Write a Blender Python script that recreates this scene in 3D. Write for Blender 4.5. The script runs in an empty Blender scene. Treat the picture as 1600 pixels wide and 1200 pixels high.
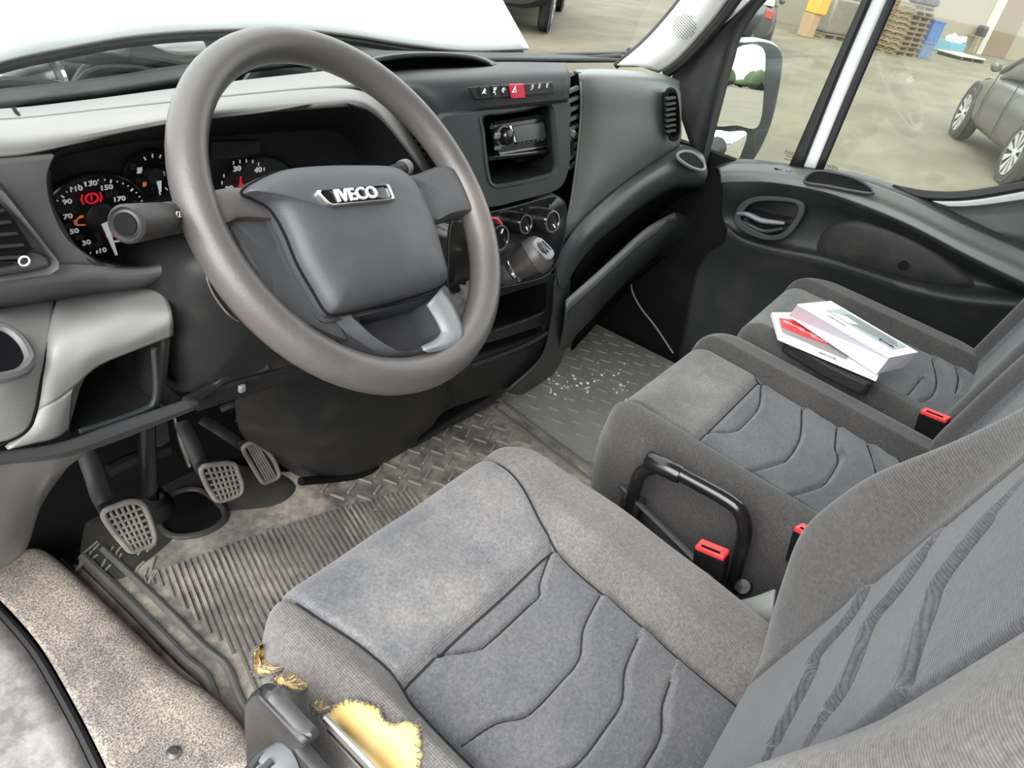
import bpy, bmesh, math, random
import numpy as np
from mathutils import Vector, Matrix, noise

random.seed(4)
PI = math.pi
SC = bpy.context.scene
COL = SC.collection

# ------------------------------------------------------------------ camera
FPX = 1152.68
CAM = Vector((-1.03112, -0.01754, 1.04176))
RX = Vector((0.58768167, -0.78737186, 0.1862144))
RY = Vector((-0.34258534, -0.45065843, -0.82434354))
RZ = Vector((0.732984, 0.42065726, -0.53458576))
cd = bpy.data.cameras.new('camera')
cam = bpy.data.objects.new('camera', cd)
COL.objects.link(cam)
cam.matrix_world = Matrix(((RX.x, -RY.x, -RZ.x, CAM.x), (RX.y, -RY.y, -RZ.y, CAM.y),
                           (RX.z, -RY.z, -RZ.z, CAM.z), (0, 0, 0, 1)))
cd.sensor_width = 36.0
cd.lens = FPX / 1600 * 36
cd.clip_start = 0.02
cd.clip_end = 500
SC.camera = cam

# ------------------------------------------------------------------ sky and exposure
w = bpy.data.worlds.new('sky')
SC.world = w
w.use_nodes = True
bg = w.node_tree.nodes['Background']
bg.inputs[0].default_value = (0.96, 0.98, 1.0, 1)
bg.inputs[1].default_value = 1.0
sd = bpy.data.lights.new('hazy_sun', 'SUN')
sd.energy = 1.9; sd.angle = math.radians(55); sd.color = (1, .98, .95)
sun = bpy.data.objects.new('hazy_sun', sd); COL.objects.link(sun)
sun.rotation_euler = Vector((.82, .16, -.60)).to_track_quat('-Z', 'Y').to_euler()
SC.view_settings.view_transform = 'Standard'
SC.view_settings.look = 'None'
SC.view_settings.gamma = 1
SC.view_settings.use_curve_mapping = False
SC.view_settings.exposure = 1.85

# ------------------------------------------------------------------ measuring
def ray(px, py):
    return RX * ((px - 800) / FPX) + RY * ((py - 600) / FPX) + RZ

def at(px, py, x=None, y=None, z=None):
    "the point of a known plane that the photograph shows at a pixel"
    v = ray(px, py)
    if x is not None: t = (x - CAM.x) / v.x
    elif y is not None: t = (y - CAM.y) / v.y
    else: t = (z - CAM.z) / v.z
    return CAM + v * t

def atp(px, py, p, n):
    v = ray(px, py)
    return CAM + v * ((Vector(p) - CAM).dot(n) / v.dot(n))

def Y(*pts):
    return [at(a, b, y=c) for a, b, c in pts]
def X(*pts):
    return [at(a, b, x=c) for a, b, c in pts]
def Zp(*pts):
    return [at(a, b, z=c) for a, b, c in pts]

def cr(pts, n, closed=False):
    "Catmull-Rom resampling of a list of vectors"
    P = [Vector(p) for p in pts]
    m = len(P)
    if m == 2 and not closed:
        return [P[0].lerp(P[1], i / (n - 1)) for i in range(n)]
    if closed:
        ext = [P[-1]] + P + [P[0], P[1]]; segs = m
    else:
        ext = [P[0] * 2 - P[1]] + P + [P[-1] * 2 - P[-2]]; segs = m - 1
    out = []
    for i in range(n):
        t = i / (n if closed else (n - 1)) * segs
        k = min(int(t), segs - 1); f = t - k
        a, b, c, d = ext[k:k + 4]
        out.append(0.5 * ((2 * b) + (c - a) * f + (2 * a - 5 * b + 4 * c - d) * f * f + (3 * b - a - 3 * c + d) * f ** 3))
    return out

# ------------------------------------------------------------------ materials
def new_mat(name):
    m = bpy.data.materials.new(name)
    m.use_nodes = True
    nt = m.node_tree
    return m, nt, nt.nodes['Principled BSDF']

def lin(c):
    return tuple(((v / 255) / 12.92 if v / 255 <= .04045 else ((v / 255 + .055) / 1.055) ** 2.4) for v in c)

def ncoord(nt):
    return nt.nodes.new('ShaderNodeTexCoord').outputs['Object']

def nnoise(nt, scale, detail=4, rough=.55, co=None):
    n = nt.nodes.new('ShaderNodeTexNoise')
    n.inputs['Scale'].default_value = scale
    n.inputs['Detail'].default_value = detail
    n.inputs['Roughness'].default_value = rough
    if co: nt.links.new(co, n.inputs['Vector'])
    return n.outputs['Fac']

def nramp(nt, fac, stops):
    r = nt.nodes.new('ShaderNodeValToRGB')
    e = r.color_ramp.elements
    while len(e) < len(stops): e.new(.5)
    for i, (p, c) in enumerate(stops):
        e[i].position = p
        e[i].color = tuple(c) + (1,) if not isinstance(c, (int, float)) else (c, c, c, 1)
    nt.links.new(fac, r.inputs[0])
    return r.outputs[0]

def nmix(nt, fac, a, b, blend='MIX'):
    m = nt.nodes.new('ShaderNodeMix'); m.data_type = 'RGBA'; m.blend_type = blend
    for s, v in ((m.inputs[0], fac), (m.inputs[6], a), (m.inputs[7], b)):
        if hasattr(v, 'is_output'): nt.links.new(v, s)
        elif isinstance(v, (int, float)): s.default_value = v
        else: s.default_value = tuple(v) + (1,)
    return m.outputs[2]

def nbump(nt, b, height, strength=.3, dist=.001):
    n = nt.nodes.new('ShaderNodeBump')
    n.inputs['Strength'].default_value = strength
    n.inputs['Distance'].default_value = dist
    nt.links.new(height, n.inputs['Height'])
    prev = b.inputs['Normal'].links
    if prev: nt.links.new(prev[0].from_socket, n.inputs['Normal'])
    nt.links.new(n.outputs[0], b.inputs['Normal'])

def plastic(name, c, rough=.5, grain=.35, dust=.25, dustcol=(.3, .27, .22), spec=.5, scale=700):
    m, nt, b = new_mat(name)
    co = ncoord(nt)
    f = nramp(nt, nnoise(nt, 7, 6, .65, co), [(.5, 0), (.8, dust)])
    nt.links.new(nmix(nt, f, c, dustcol), b.inputs['Base Color'])
    b.inputs['Roughness'].default_value = rough
    b.inputs['Specular IOR Level'].default_value = spec
    if grain: nbump(nt, b, nnoise(nt, scale, 2, .5, co), grain, .0006)
    return m

def flat(name, c, rough=.5, metal=0, emit=None, es=1):
    m, nt, b = new_mat(name)
    b.inputs['Base Color'].default_value = tuple(c) + (1,)
    b.inputs['Roughness'].default_value = rough
    b.inputs['Metallic'].default_value = metal
    if emit:
        b.inputs['Emission Color'].default_value = tuple(emit) + (1,)
        b.inputs['Emission Strength'].default_value = es
    return m

def nwave(nt, axis, scale, co):
    n = nt.nodes.new('ShaderNodeTexWave')
    n.bands_direction = axis
    n.inputs['Scale'].default_value = scale
    n.inputs['Distortion'].default_value = .25
    n.inputs['Detail'].default_value = 1
    nt.links.new(co, n.inputs['Vector'])
    return n.outputs['Fac']

def fabric(name, c, stain, weave='XY', period=.0024, amount=.5, lo=.42, hi=.72, blotch=9, rot=None):
    m, nt, b = new_mat(name)
    co = ncoord(nt)
    if rot:
        mp = nt.nodes.new('ShaderNodeMapping'); mp.inputs['Rotation'].default_value = rot
        nt.links.new(co, mp.inputs[0]); co = mp.outputs[0]
    s = .314 / period
    wv = [nwave(nt, a, s, co) for a in weave]
    h = wv[0]
    if len(wv) == 2:
        mm = nt.nodes.new('ShaderNodeMath'); mm.operation = 'MULTIPLY'
        nt.links.new(wv[0], mm.inputs[0]); nt.links.new(wv[1], mm.inputs[1]); h = mm.outputs[0]
    f = nramp(nt, nnoise(nt, blotch, 8, .68, co), [(lo, 0), (hi, amount)])
    col = nmix(nt, f, c, stain)
    dark = nramp(nt, h, [(0, .72), (.6, 1.1)])
    col = nmix(nt, 1.0, col, dark, 'MULTIPLY')
    fz = nramp(nt, nnoise(nt, 260, 3, .6, co), [(.3, .75), (.7, 1.25)])
    col = nmix(nt, 1.0, col, fz, 'MULTIPLY')
    nt.links.new(col, b.inputs['Base Color'])
    b.inputs['Roughness'].default_value = .95
    b.inputs['Specular IOR Level'].default_value = .15
    b.inputs['Sheen Weight'].default_value = .25
    b.inputs['Sheen Roughness'].default_value = .5
    nbump(nt, b, h, .5, .0008)
    return m

def glass(name, tint=(.93, .97, .94), refl=.6):
    m = bpy.data.materials.new(name); m.use_nodes = True
    nt = m.node_tree; nt.nodes.clear()
    o = nt.nodes.new('ShaderNodeOutputMaterial')
    t = nt.nodes.new('ShaderNodeBsdfTransparent'); t.inputs[0].default_value = tuple(tint) + (1,)
    g = nt.nodes.new('ShaderNodeBsdfGlossy'); g.inputs['Roughness'].default_value = .02
    f = nt.nodes.new('ShaderNodeLayerWeight'); f.inputs[0].default_value = .5
    pw = nt.nodes.new('ShaderNodeMath'); pw.operation = 'POWER'; pw.inputs[1].default_value = 5
    nt.links.new(f.outputs['Facing'], pw.inputs[0])
    k = nt.nodes.new('ShaderNodeMath'); k.operation = 'MULTIPLY_ADD'; k.inputs[1].default_value = refl; k.inputs[2].default_value = .05
    x = nt.nodes.new('ShaderNodeMixShader')
    nt.links.new(pw.outputs[0], k.inputs[0]); nt.links.new(k.outputs[0], x.inputs[0])
    nt.links.new(t.outputs[0], x.inputs[1]); nt.links.new(g.outputs[0], x.inputs[2]); nt.links.new(x.outputs[0], o.inputs[0])
    return m

M = {}
M['dash'] = plastic('dash plastic', (.034, .040, .041), .42, .3, .10, spec=.35)
M['fascia'] = plastic('centre fascia plastic', (.022, .026, .0265), .5, .3, .06, spec=.2)  # darker copy of the dash plastic, shade on rear-facing faces put into the colour
M['panel'] = plastic('passenger panel plastic', (.085, .097, .093), .42, .3, .10)  # lighter copy of the dash plastic, sky reflection put into the colour
M['knee'] = plastic('knee pad plastic', (.27, .272, .266), .40, .3, .2)  # plain grey dash plastic made paler, strong daylight put into the colour
M['cap'] = plastic('armrest cap plastic', (.085, .092, .088), .36, .3, .10)
M['rail'] = plastic('rail plastic', (.035, .036, .038), .45, .3, .2)
M['door'] = plastic('door plastic', (.020, .022, .023), .48, .3, .08, spec=.3)
M['dashlight'] = plastic('pale dash plastic', (.165, .163, .157), .52, .3, .25)
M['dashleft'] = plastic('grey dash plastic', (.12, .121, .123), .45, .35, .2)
M['dark'] = plastic('dark plastic', (.016, .0165, .0175), .5, .3, .1, spec=.25)
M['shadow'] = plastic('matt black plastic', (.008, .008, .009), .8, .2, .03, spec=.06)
M['gloss'] = plastic('gloss black plastic', (.008, .008, .009), .18, 0, .12)
M['wheelrim'] = plastic('worn rim leatherette', (.078, .072, .070), .40, .3, .55, (.21, .175, .15), scale=420)
M['pad'] = plastic('airbag cover', (.046, .049, .055), .55, .35, .12)
M['hub'] = plastic('hub plastic', (.05, .051, .054), .5, .2, .1)
M['trimgrey'] = plastic('silver grey trim', (.16, .172, .185), .42, .1, .15)
M['chrome'] = flat('chrome', (.75, .75, .76), .15, 1)
M['steel'] = flat('worn steel', (.35, .34, .33), .4, 1)
M['white'] = flat('white print', (.75, .75, .75), .6)
M['backlit'] = flat('backlit print', (.55, .57, .6), .6, 0, (.8, .85, .9), .06)
M['red'] = flat('red plastic', (.75, .04, .04), .4)
M['redlamp'] = flat('lit red lamp', (.5, .01, .02), .5, 0, (1, .02, .05), .10)
M['amberlamp'] = flat('lit amber lamp', (.5, .12, .02), .5, 0, (1, .25, .05), .08)
M['hazard'] = flat('hazard red', (.62, .015, .05), .45)
M['fab_panel'] = fabric('blue grey seat fabric', (.108, .112, .126), (.195, .185, .178), 'XY', .0021, .55)
M['fab_thigh'] = fabric('dusty seat fabric', (.135, .139, .152), (.28, .265, .25), 'XY', .0021, .75, .40, .68)
M['fab_side'] = fabric('grey brown seat fabric', (.132, .124, .121), (.22, .20, .185), 'XY', .0024, .5, rot=(.5, .4, .3))
M['fab_back'] = fabric('striped back fabric', (.075, .072, .072), (.115, .105, .10), 'Z', .0026, .4)
M['fab_backmid'] = fabric('blue back fabric', (.068, .072, .082), (.105, .10, .10), 'Z', .0020, .5)
M['fab_backleft'] = fabric('worn back fabric', (.105, .10, .099), (.18, .17, .16), 'Z', .0018, .6)
M['bench_side'] = fabric('bench side fabric', (.055, .053, .053), (.105, .10, .095), 'XY', .0024, .4, rot=(.5, .4, .3))
M['bench_top'] = fabric('bench top fabric', (.095, .097, .095), (.21, .205, .195), 'XY', .0022, .75, .40, .66)
M['bench_mid'] = fabric('bench panel fabric', (.080, .087, .098), (.17, .17, .17), 'XY', .0022, .6)
def mat_foam():
    m, nt, b = new_mat('yellow foam')
    co = ncoord(nt)
    f = nramp(nt, nnoise(nt, 22, 5, .6, co), [(.35, 0), (.7, 1)])
    nt.links.new(nmix(nt, f, (.60, .40, .13), (.66, .48, .22)), b.inputs['Base Color'])
    b.inputs['Roughness'].default_value = .95
    nbump(nt, b, nnoise(nt, 300, 4, .6, co), .4, .001)
    return m
M['foam'] = mat_foam()
M['paper'] = flat('white paper', (.82, .82, .83), .6)
M['pages'] = flat('page edges', (.66, .65, .72), .7)
M['tyre'] = plastic('tyre rubber', (.018, .018, .018), .7, .3, .3)
M['taillens'] = flat('tail lens', (.22, .02, .02), .3)
M['alloy'] = flat('alloy', (.62, .62, .60), .35, .5)
M['rubber'] = flat('black rubber', (.013, .013, .014), .55)
M['paintwhite'] = flat('white paint', (.80, .82, .83), .25)
M['pillar'] = plastic('pale pillar lining', (.55, .55, .53), .7, .4, .15)
M['glass'] = glass('clear window glass', refl=.35)
M['wsglass'] = glass('windscreen glass', (.92, .96, .93), .9)

def mat_mud():
    m, nt, b = new_mat('muddy rubber')
    co = ncoord(nt)
    f = nramp(nt, nnoise(nt, 9, 8, .7, co), [(.38, 0), (.62, .85)])
    g = nramp(nt, nnoise(nt, 60, 4, .6, co), [(.35, .5), (.6, 1)])
    ff = nmix(nt, 1.0, f, g, 'MULTIPLY')
    nt.links.new(nmix(nt, ff, (.085, .082, .078), (.46, .41, .345)), b.inputs['Base Color'])
    b.inputs['Roughness'].default_value = .6
    nbump(nt, b, nnoise(nt, 120, 5, .6, co), .35, .001)
    return m
M['mud'] = mat_mud()

def mat_mat():
    m, nt, b = new_mat('rubber floor mat')
    co = ncoord(nt)
    f = nramp(nt, nnoise(nt, 6, 8, .7, co), [(.36, 0), (.66, .6)])
    nt.links.new(nmix(nt, f, (.21, .22, .205), (.32, .30, .26)), b.inputs['Base Color'])
    b.inputs['Roughness'].default_value = .42
    nbump(nt, b, nnoise(nt, 160, 4, .6, co), .3, .001)
    return m
M['mat'] = mat_mat()
M['toe'] = plastic('dark heel rubber', (.035, .035, .034), .5, .4, .5, (.16, .14, .11), scale=200)
M['ridge'] = plastic('mat ridge rubber', (.10, .098, .092), .5, .3, .7, (.25, .22, .18), scale=200)
M['seam'] = flat('dark seam thread', (.018, .018, .02), .9)

def mat_sill():
    m, nt, b = new_mat('scuffed sill plastic')
    co = ncoord(nt)
    f = nramp(nt, nnoise(nt, 5, 8, .75, co), [(.35, 0), (.6, .9)])
    spk = nramp(nt, nnoise(nt, 420, 2, .7, co), [(.42, .25), (.58, 1.3)])
    c = nmix(nt, f, (.13, .122, .118), (.36, .31, .26))
    nt.links.new(nmix(nt, .8, c, nmix(nt, 1.0, c, spk, 'MULTIPLY')), b.inputs['Base Color'])
    b.inputs['Roughness'].default_value = .6
    nbump(nt, b, nnoise(nt, 420, 3, .6, co), .7, .001)
    return m
M['sill'] = mat_sill()

def mat_scuff():
    m, nt, b = new_mat('scraped sill paint')
    co = ncoord(nt)
    f = nramp(nt, nnoise(nt, 11, 9, .75, co), [(.42, 0), (.58, 1)])
    nt.links.new(nmix(nt, f, (.17, .163, .165), (.34, .32, .315)), b.inputs['Base Color'])
    b.inputs['Roughness'].default_value = .55
    nbump(nt, b, nnoise(nt, 40, 8, .7, co), .5, .003)
    return m
M['scuff'] = mat_scuff()

def mat_ground():
    m, nt, b = new_mat('dusty concrete yard')
    co = ncoord(nt)
    mp = nt.nodes.new('ShaderNodeMapping'); mp.inputs['Rotation'].default_value = (0, 0, .3); mp.inputs['Scale'].default_value = (.5, 1.3, 1)
    nt.links.new(co, mp.inputs[0])
    f = nramp(nt, nnoise(nt, .9, 8, .65, mp.outputs[0]), [(.40, 0), (.60, 1)])
    nt.links.new(nmix(nt, f, (.086, .073, .045), (.125, .107, .068)), b.inputs['Base Color'])
    b.inputs['Roughness'].default_value = .8
    return m
M['ground'] = mat_ground()

# ------------------------------------------------------------------ object building
WL = {}

def tag(o, label=None, cat=None, group=None, kind=None):
    if label: o['label'] = label
    if cat: o['category'] = cat
    if group: o['group'] = group
    if kind: o['kind'] = kind
    return o

def thing(name, label, cat, loc, group=None):
    o = bpy.data.objects.new(name, None)
    COL.objects.link(o)
    o.location = loc
    o.empty_display_size = .05
    WL[o] = Vector(loc)
    return tag(o, label, cat, group)

class MB:
    def __init__(s): s.v = []; s.f = []
    def add(s, vs, fs):
        b = len(s.v); s.v += [Vector(v) for v in vs]; s.f += [tuple(i + b for i in f) for f in fs]; return s
    def box(s, c, size, rot=None):
        c = Vector(c); hx, hy, hz = (q / 2 for q in size)
        vs = [Vector((x, y, z)) for x in (-hx, hx) for y in (-hy, hy) for z in (-hz, hz)]
        if rot is not None: vs = [rot @ v for v in vs]
        return s.add([v + c for v in vs], [(0, 1, 3, 2), (4, 6, 7, 5), (0, 4, 5, 1), (2, 3, 7, 6), (0, 2, 6, 4), (1, 5, 7, 3)])
    def grid(s, rows, closed=False):
        n = len(rows[0]); vs = [p for r in rows for p in r]; fs = []
        for i in range(len(rows) - 1):
            for j in range(n if closed else n - 1):
                k = (j + 1) % n
                fs.append((i * n + j, i * n + k, (i + 1) * n + k, (i + 1) * n + j))
        return s.add(vs, fs)
    def patch(s, rows, nu=24, nv=16):
        R1 = [cr(r, nu) for r in rows]
        cols = [cr([r[j] for r in R1], nv) for j in range(nu)]
        return s.grid([[cols[j][i] for j in range(nu)] for i in range(nv)])
    def tube(s, path, r, n=10, closed=False, cap=True, flat=1.0):
        P = [Vector(p) for p in path]; m = len(P); rings = []
        up = Vector((0, 0, 1)); prev = None
        for i in range(m):
            a = P[i - 1] if (i > 0 or closed) else P[i]
            b = P[(i + 1) % m] if (i < m - 1 or closed) else P[i]
            t = (b - a).normalized()
            if prev is None:
                q = t.cross(up)
                if q.length < 1e-3: q = t.cross(Vector((1, 0, 0)))
            else: q = prev - t * prev.dot(t)
            q.normalize(); prev = q; k = t.cross(q)
            rr = r[i] if isinstance(r, (list, tuple)) else r
            rings.append([P[i] + q * rr * math.cos(2 * PI * j / n) + k * rr * flat * math.sin(2 * PI * j / n) for j in range(n)])
        if closed: rings.append(rings[0])
        s.grid(rings, True)
        if cap and not closed:
            s.add(rings[0], [tuple(range(n))[::-1]]); s.add(rings[-1], [tuple(range(n))])
        return s
    def lathe(s, prof, o, ax, n=24, sx=1.0, u=None):
        ax = Vector(ax).normalized()
        u = Vector(u) if u is not None else ax.orthogonal()
        u = (u - ax * u.dot(ax)).normalized(); k = ax.cross(u); o = Vector(o)
        rings = [[o + ax * h + (u * math.cos(2 * PI * j / n) * sx + k * math.sin(2 * PI * j / n)) * max(r, 1e-5) for j in range(n)] for r, h in prof]
        return s.grid(rings, True)
    def prism(s, pts, vec):
        P = [Vector(p) for p in pts]; n = len(P); v = Vector(vec)
        fs = [tuple(range(n))[::-1], tuple(range(n, 2 * n))] + [(i, (i + 1) % n, n + (i + 1) % n, n + i) for i in range(n)]
        return s.add(P + [p + v for p in P], fs)
    def ring(s, outer, inner, vec=None):
        "flat frame between two loops of the same length, extruded by vec"
        n = len(outer)
        if vec is None: return s.grid([outer, inner], True)
        v = Vector(vec)
        return s.grid([outer, inner, [p + v for p in inner], [p + v for p in outer], outer], True)
    def loops(s, loops, cap0=False, cap1=True):
        n = len(loops[0]); s.grid(loops, True)
        if cap1:
            c = sum(loops[-1], Vector()) / n; s.add(list(loops[-1]) + [c], [(i, (i + 1) % n, n) for i in range(n)])
        if cap0:
            c = sum(loops[0], Vector()) / n; s.add(list(loops[0]) + [c], [((i + 1) % n, i, n) for i in range(n)])
        return s
    def build(s, name, mat, parent=None, bevel=0, seg=2, sub=0, solid=0, smooth=True, angle=40, label=None, cat=None, group=None, kind=None, off=0):
        if parent is not None: o0 = WL[parent]
        else:
            xs = [v.x for v in s.v]; ys = [v.y for v in s.v]; zs = [v.z for v in s.v]
            o0 = Vector(((min(xs) + max(xs)) / 2, (min(ys) + max(ys)) / 2, min(zs)))
        me = bpy.data.meshes.new(name)
        bm = bmesh.new()
        vs = [bm.verts.new(v - o0) for v in s.v]
        for f in s.f:
            try: bm.faces.new([vs[i] for i in f])
            except ValueError: pass
        bmesh.ops.remove_doubles(bm, verts=bm.verts, dist=1e-5)
        bmesh.ops.recalc_face_normals(bm, faces=bm.faces)
        for f in bm.faces: f.smooth = smooth
        if smooth:
            for e in bm.edges:
                if len(e.link_faces) == 2 and e.calc_face_angle(0) > math.radians(angle): e.smooth = False
        bm.to_mesh(me); bm.free()
        me.materials.append(mat)
        o = bpy.data.objects.new(name, me)
        COL.objects.link(o)
        if parent is not None: o.parent = parent; WL[o] = o0.copy()
        else: o.location = o0; WL[o] = o0.copy()
        if solid:
            m = o.modifiers.new('thickness', 'SOLIDIFY'); m.thickness = solid; m.offset = off
        if bevel:
            m = o.modifiers.new('bevel', 'BEVEL'); m.width = bevel; m.segments = seg; m.limit_method = 'ANGLE'; m.angle_limit = math.radians(35)
        if sub:
            m = o.modifiers.new('sub', 'SUBSURF'); m.levels = sub; m.render_levels = sub
        return tag(o, label, cat, group, kind)

def frame(o, u, v):
    u = Vector(u).normalized(); n = u.cross(Vector(v)).normalized(); v = n.cross(u)
    return Matrix(((u.x, v.x, n.x, o[0]), (u.y, v.y, n.y, o[1]), (u.z, v.z, n.z, o[2]), (0, 0, 0, 1)))

def text(name, s, size, o, u, v, mat, parent, depth=.0006, lift=.0006, bold=0, sx=1.0, align='CENTER'):
    c = bpy.data.curves.new('t', 'FONT'); c.body = s; c.size = size; c.align_x = align; c.align_y = 'CENTER'
    c.extrude = depth; c.offset = bold; c.resolution_u = 3
    t = bpy.data.objects.new('t', c); COL.objects.link(t)
    dg = bpy.context.evaluated_depsgraph_get(); dg.update()
    me = bpy.data.meshes.new_from_object(t.evaluated_get(dg))
    bpy.data.objects.remove(t); bpy.data.curves.remove(c)
    mb = MB(); mt = frame(Vector(o), u, v) @ Matrix.Translation((0, 0, lift)) @ Matrix.Diagonal((sx, 1, 1, 1))
    mb.add([mt @ q.co for q in me.vertices], [tuple(p.vertices) for p in me.polygons])
    bpy.data.meshes.remove(me)
    return mb.build(name, mat, parent, smooth=False)

def structure(mb, name, mat, **k):
    return mb.build(name, mat, kind='structure', **k)

def scale_loop(L, k, off=Vector((0, 0, 0)), c=None):
    c = c or sum(L, Vector()) / len(L)
    return [c + (p - c) * k + off for p in L]

# ================================================================== cab shell
mb = MB().box((0, .28, -.03), (1.62, 1.66, .06)); structure(mb, 'floor', M['shadow'])
mb = MB().grid([[Vector((-.86, .98, .0)), Vector((.9, .98, .0))], [Vector((-.86, 1.08, .16)), Vector((.9, 1.08, .16))],
                [Vector((-.86, 1.12, .40)), Vector((.9, 1.12, .40))], [Vector((-.86, 1.06, .68)), Vector((.9, 1.06, .66))]])
structure(mb, 'wall_front', M['shadow'], solid=.02)
structure(MB().box((0, .02, 1.74), (1.9, 1.2, .05)), 'ceiling', M['pillar'], bevel=.01)
structure(MB().box((0, -.62, .80), (1.9, .05, 1.9)), 'wall_back', M['dark'], bevel=.01)
structure(MB().box((-.99, .98, .27), (.06, .26, .74)), 'wall_left', M['dark'], bevel=.01)
structure(MB().tube([(-.90, .98, .62), (-.90, .84, .95), (-.86, .62, 1.72)], .045, 12), 'trim_1', M['pillar'])
structure(MB().box((-.93, -.45, .80), (.08, .36, 1.85)), 'trim_2', M['dark'], bevel=.02)
structure(MB().box((.95, -.48, .80), (.08, .30, 1.85)), 'trim_3', M['dark'], bevel=.02)

# door sill on the driver's side
L = Zp((-40, 905, .06), (3, 940, .06), (60, 1005, .06), (108, 1085, .06), (150, 1165, .06), (185, 1240, .06))
R = Zp((40, 862, .06), (75, 868, .06), (180, 965, .06), (264, 1048, .06), (334, 1098, .06), (424, 1205, .06))
m = MB().patch([L, [a.lerp(b, .5) + Vector((0, 0, .004)) for a, b in zip(L, R)], R, [p + Vector((.012, 0, -.06)) for p in R]], 30, 20)
sill = structure(m, 'trim_4', M['sill'], solid=.006)
sill['label'] = 'dirty textured step pad inside the open driver door'
m = MB().prism([atp(*p, (0, 0, .0635), Vector((0, 0, 1))) for p in [(188, 1200), (225, 1168), (282, 1138), (296, 1148), (345, 1205), (330, 1240), (200, 1240)]], (0, 0, .003))
m.build('access_cover', M['sill'], sill, bevel=.002)
c = at(271, 1177, z=.068)
MB().lathe([(.0001, .006), (.005, .006), (.0055, .003), (.009, .002), (.0095, 0)], c, (0, 0, 1), 18).build('screw', M['steel'], sill)
for px, py in ((316, 1101), (346, 1152), (361, 1166), (376, 1182)):
    c = at(px, py, z=.0635); uu = (at(px + 12, py - 7, z=.0635) - c).normalized(); vv = Vector((-uu.y, uu.x, 0))
    el = [c + uu * math.cos(a) * .011 + vv * math.sin(a) * .0042 for a in [2 * PI * k / 24 for k in range(24)]]
    MB().loops([[p + Vector((0, 0, .0008)) for p in el], [p - Vector((0, 0, .001)) for p in scale_loop(el, .8)]]).build('drain_slot', M['dark'], sill)
G = [p + Vector((-.007, 0, -.016)) for p in L]
m = MB().tube(cr(G, 24), .0075, 8)
seal = structure(m, 'trim_5', M['rubber'])
O1 = [p + Vector((-.014, 0, -.012)) for p in L]
O2 = [Vector((-1.35, p.y, .02)) for p in L]
O3 = [Vector((-1.38, p.y, -.25)) for p in L]
m = MB().patch([O1, [a.lerp(b, .3) + Vector((0, 0, .006)) for a, b in zip(O1, O2)], O2, O3], 30, 16)
structure(m, 'trim_6', M['scuff'], solid=.004)['label'] = 'scraped pale outer sill of the driver doorway'

# ------------------------------------------------------------------ floor mats
def slab(pts, z0, z1): return MB().prism([Vector((p[0], p[1], z0)) for p in pts], (0, 0, z1 - z0))
dm = thing('floor_mat', 'ribbed muddy rubber mat under the pedals on the driver side', 'floor mat', (-.2, .5, .001))
ML = [at(*p, z=.03) for p in [(125, 872), (200, 945), (282, 1030), (318, 1062), (345, 1128), (400, 1190)]]
outline = [(p.x, p.y) for p in ML] + [(-.60, .08), (.19, .08), (.216, .371), (.271, .755), (.10, .80), (-.06, .83), (-.25, .86), (-.40, .97)]
slab(outline, .002, .028).build('mat_sheet', M['mud'], dm, bevel=.004)
def ridge(pts, r=.007, n=30): return MB().tube(cr(pts, n), r, 8)
ridge([p + Vector((.004, 0, 0)) for p in ML], .008).build('border_ridge', M['ridge'], dm)
ridge([p + Vector((.035, -.005, 0)) for p in ML], .006).build('border_ridge', M['ridge'], dm)
gt_ = [p + Vector((-.004, 0, -.012)) for p in ML]
gl_ = [at(*q, z=.02) for q in ((95, 872), (180, 968), (262, 1050), (330, 1100), (376, 1152), (424, 1215))]
structure(MB().patch([gl_, [a.lerp(b, .5) + Vector((0, 0, -.008)) for a, b in zip(gl_, gt_)], gt_], 24, 8), 'trim_11', M['mud'], solid=.004)
# ribs
a0 = at(215, 905, z=.03); a1 = at(640, 764, z=.03)
d0 = (at(367, 1067, z=.03) - at(293, 877, z=.03)).normalized()
def mat_left(y):
    q = sorted((p.y, p.x) for p in ML)
    for (ya, xa), (yb, xb) in zip(q, q[1:]):
        if ya <= y <= yb: return xa + (xb - xa) * (y - ya) / (yb - ya)
    return q[0][1] if y < q[0][0] else q[-1][1]
ribm = plastic('dusty rib rubber', (.13, .122, .112), .5, .3, .9, (.50, .45, .37), scale=160)
m = MB()
for i in range(50):
    t = i / 49
    p = a0.lerp(a1, t) + Vector((0, .012 * math.sin(t * PI), 0))
    ln = .40 + .06 * t
    while ln > .03 and (p + d0 * ln).x < mat_left((p + d0 * ln).y) + .055: ln -= .01
    q = p + d0 * ln
    sd = Vector((d0.y, -d0.x, 0)) * .0026; up = Vector((0, 0, .0042))
    p.z = q.z = .0275
    m.add([p - sd, p + sd, q + sd, q - sd, p - sd * .6 + up, p + sd * .6 + up, q + sd * .6 + up, q - sd * .6 + up],
          [(4, 5, 6, 7), (0, 1, 5, 4), (1, 2, 6, 5), (2, 3, 7, 6), (3, 0, 4, 7)])
m.build('rib', ribm, dm, kind='stuff', smooth=False)
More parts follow.
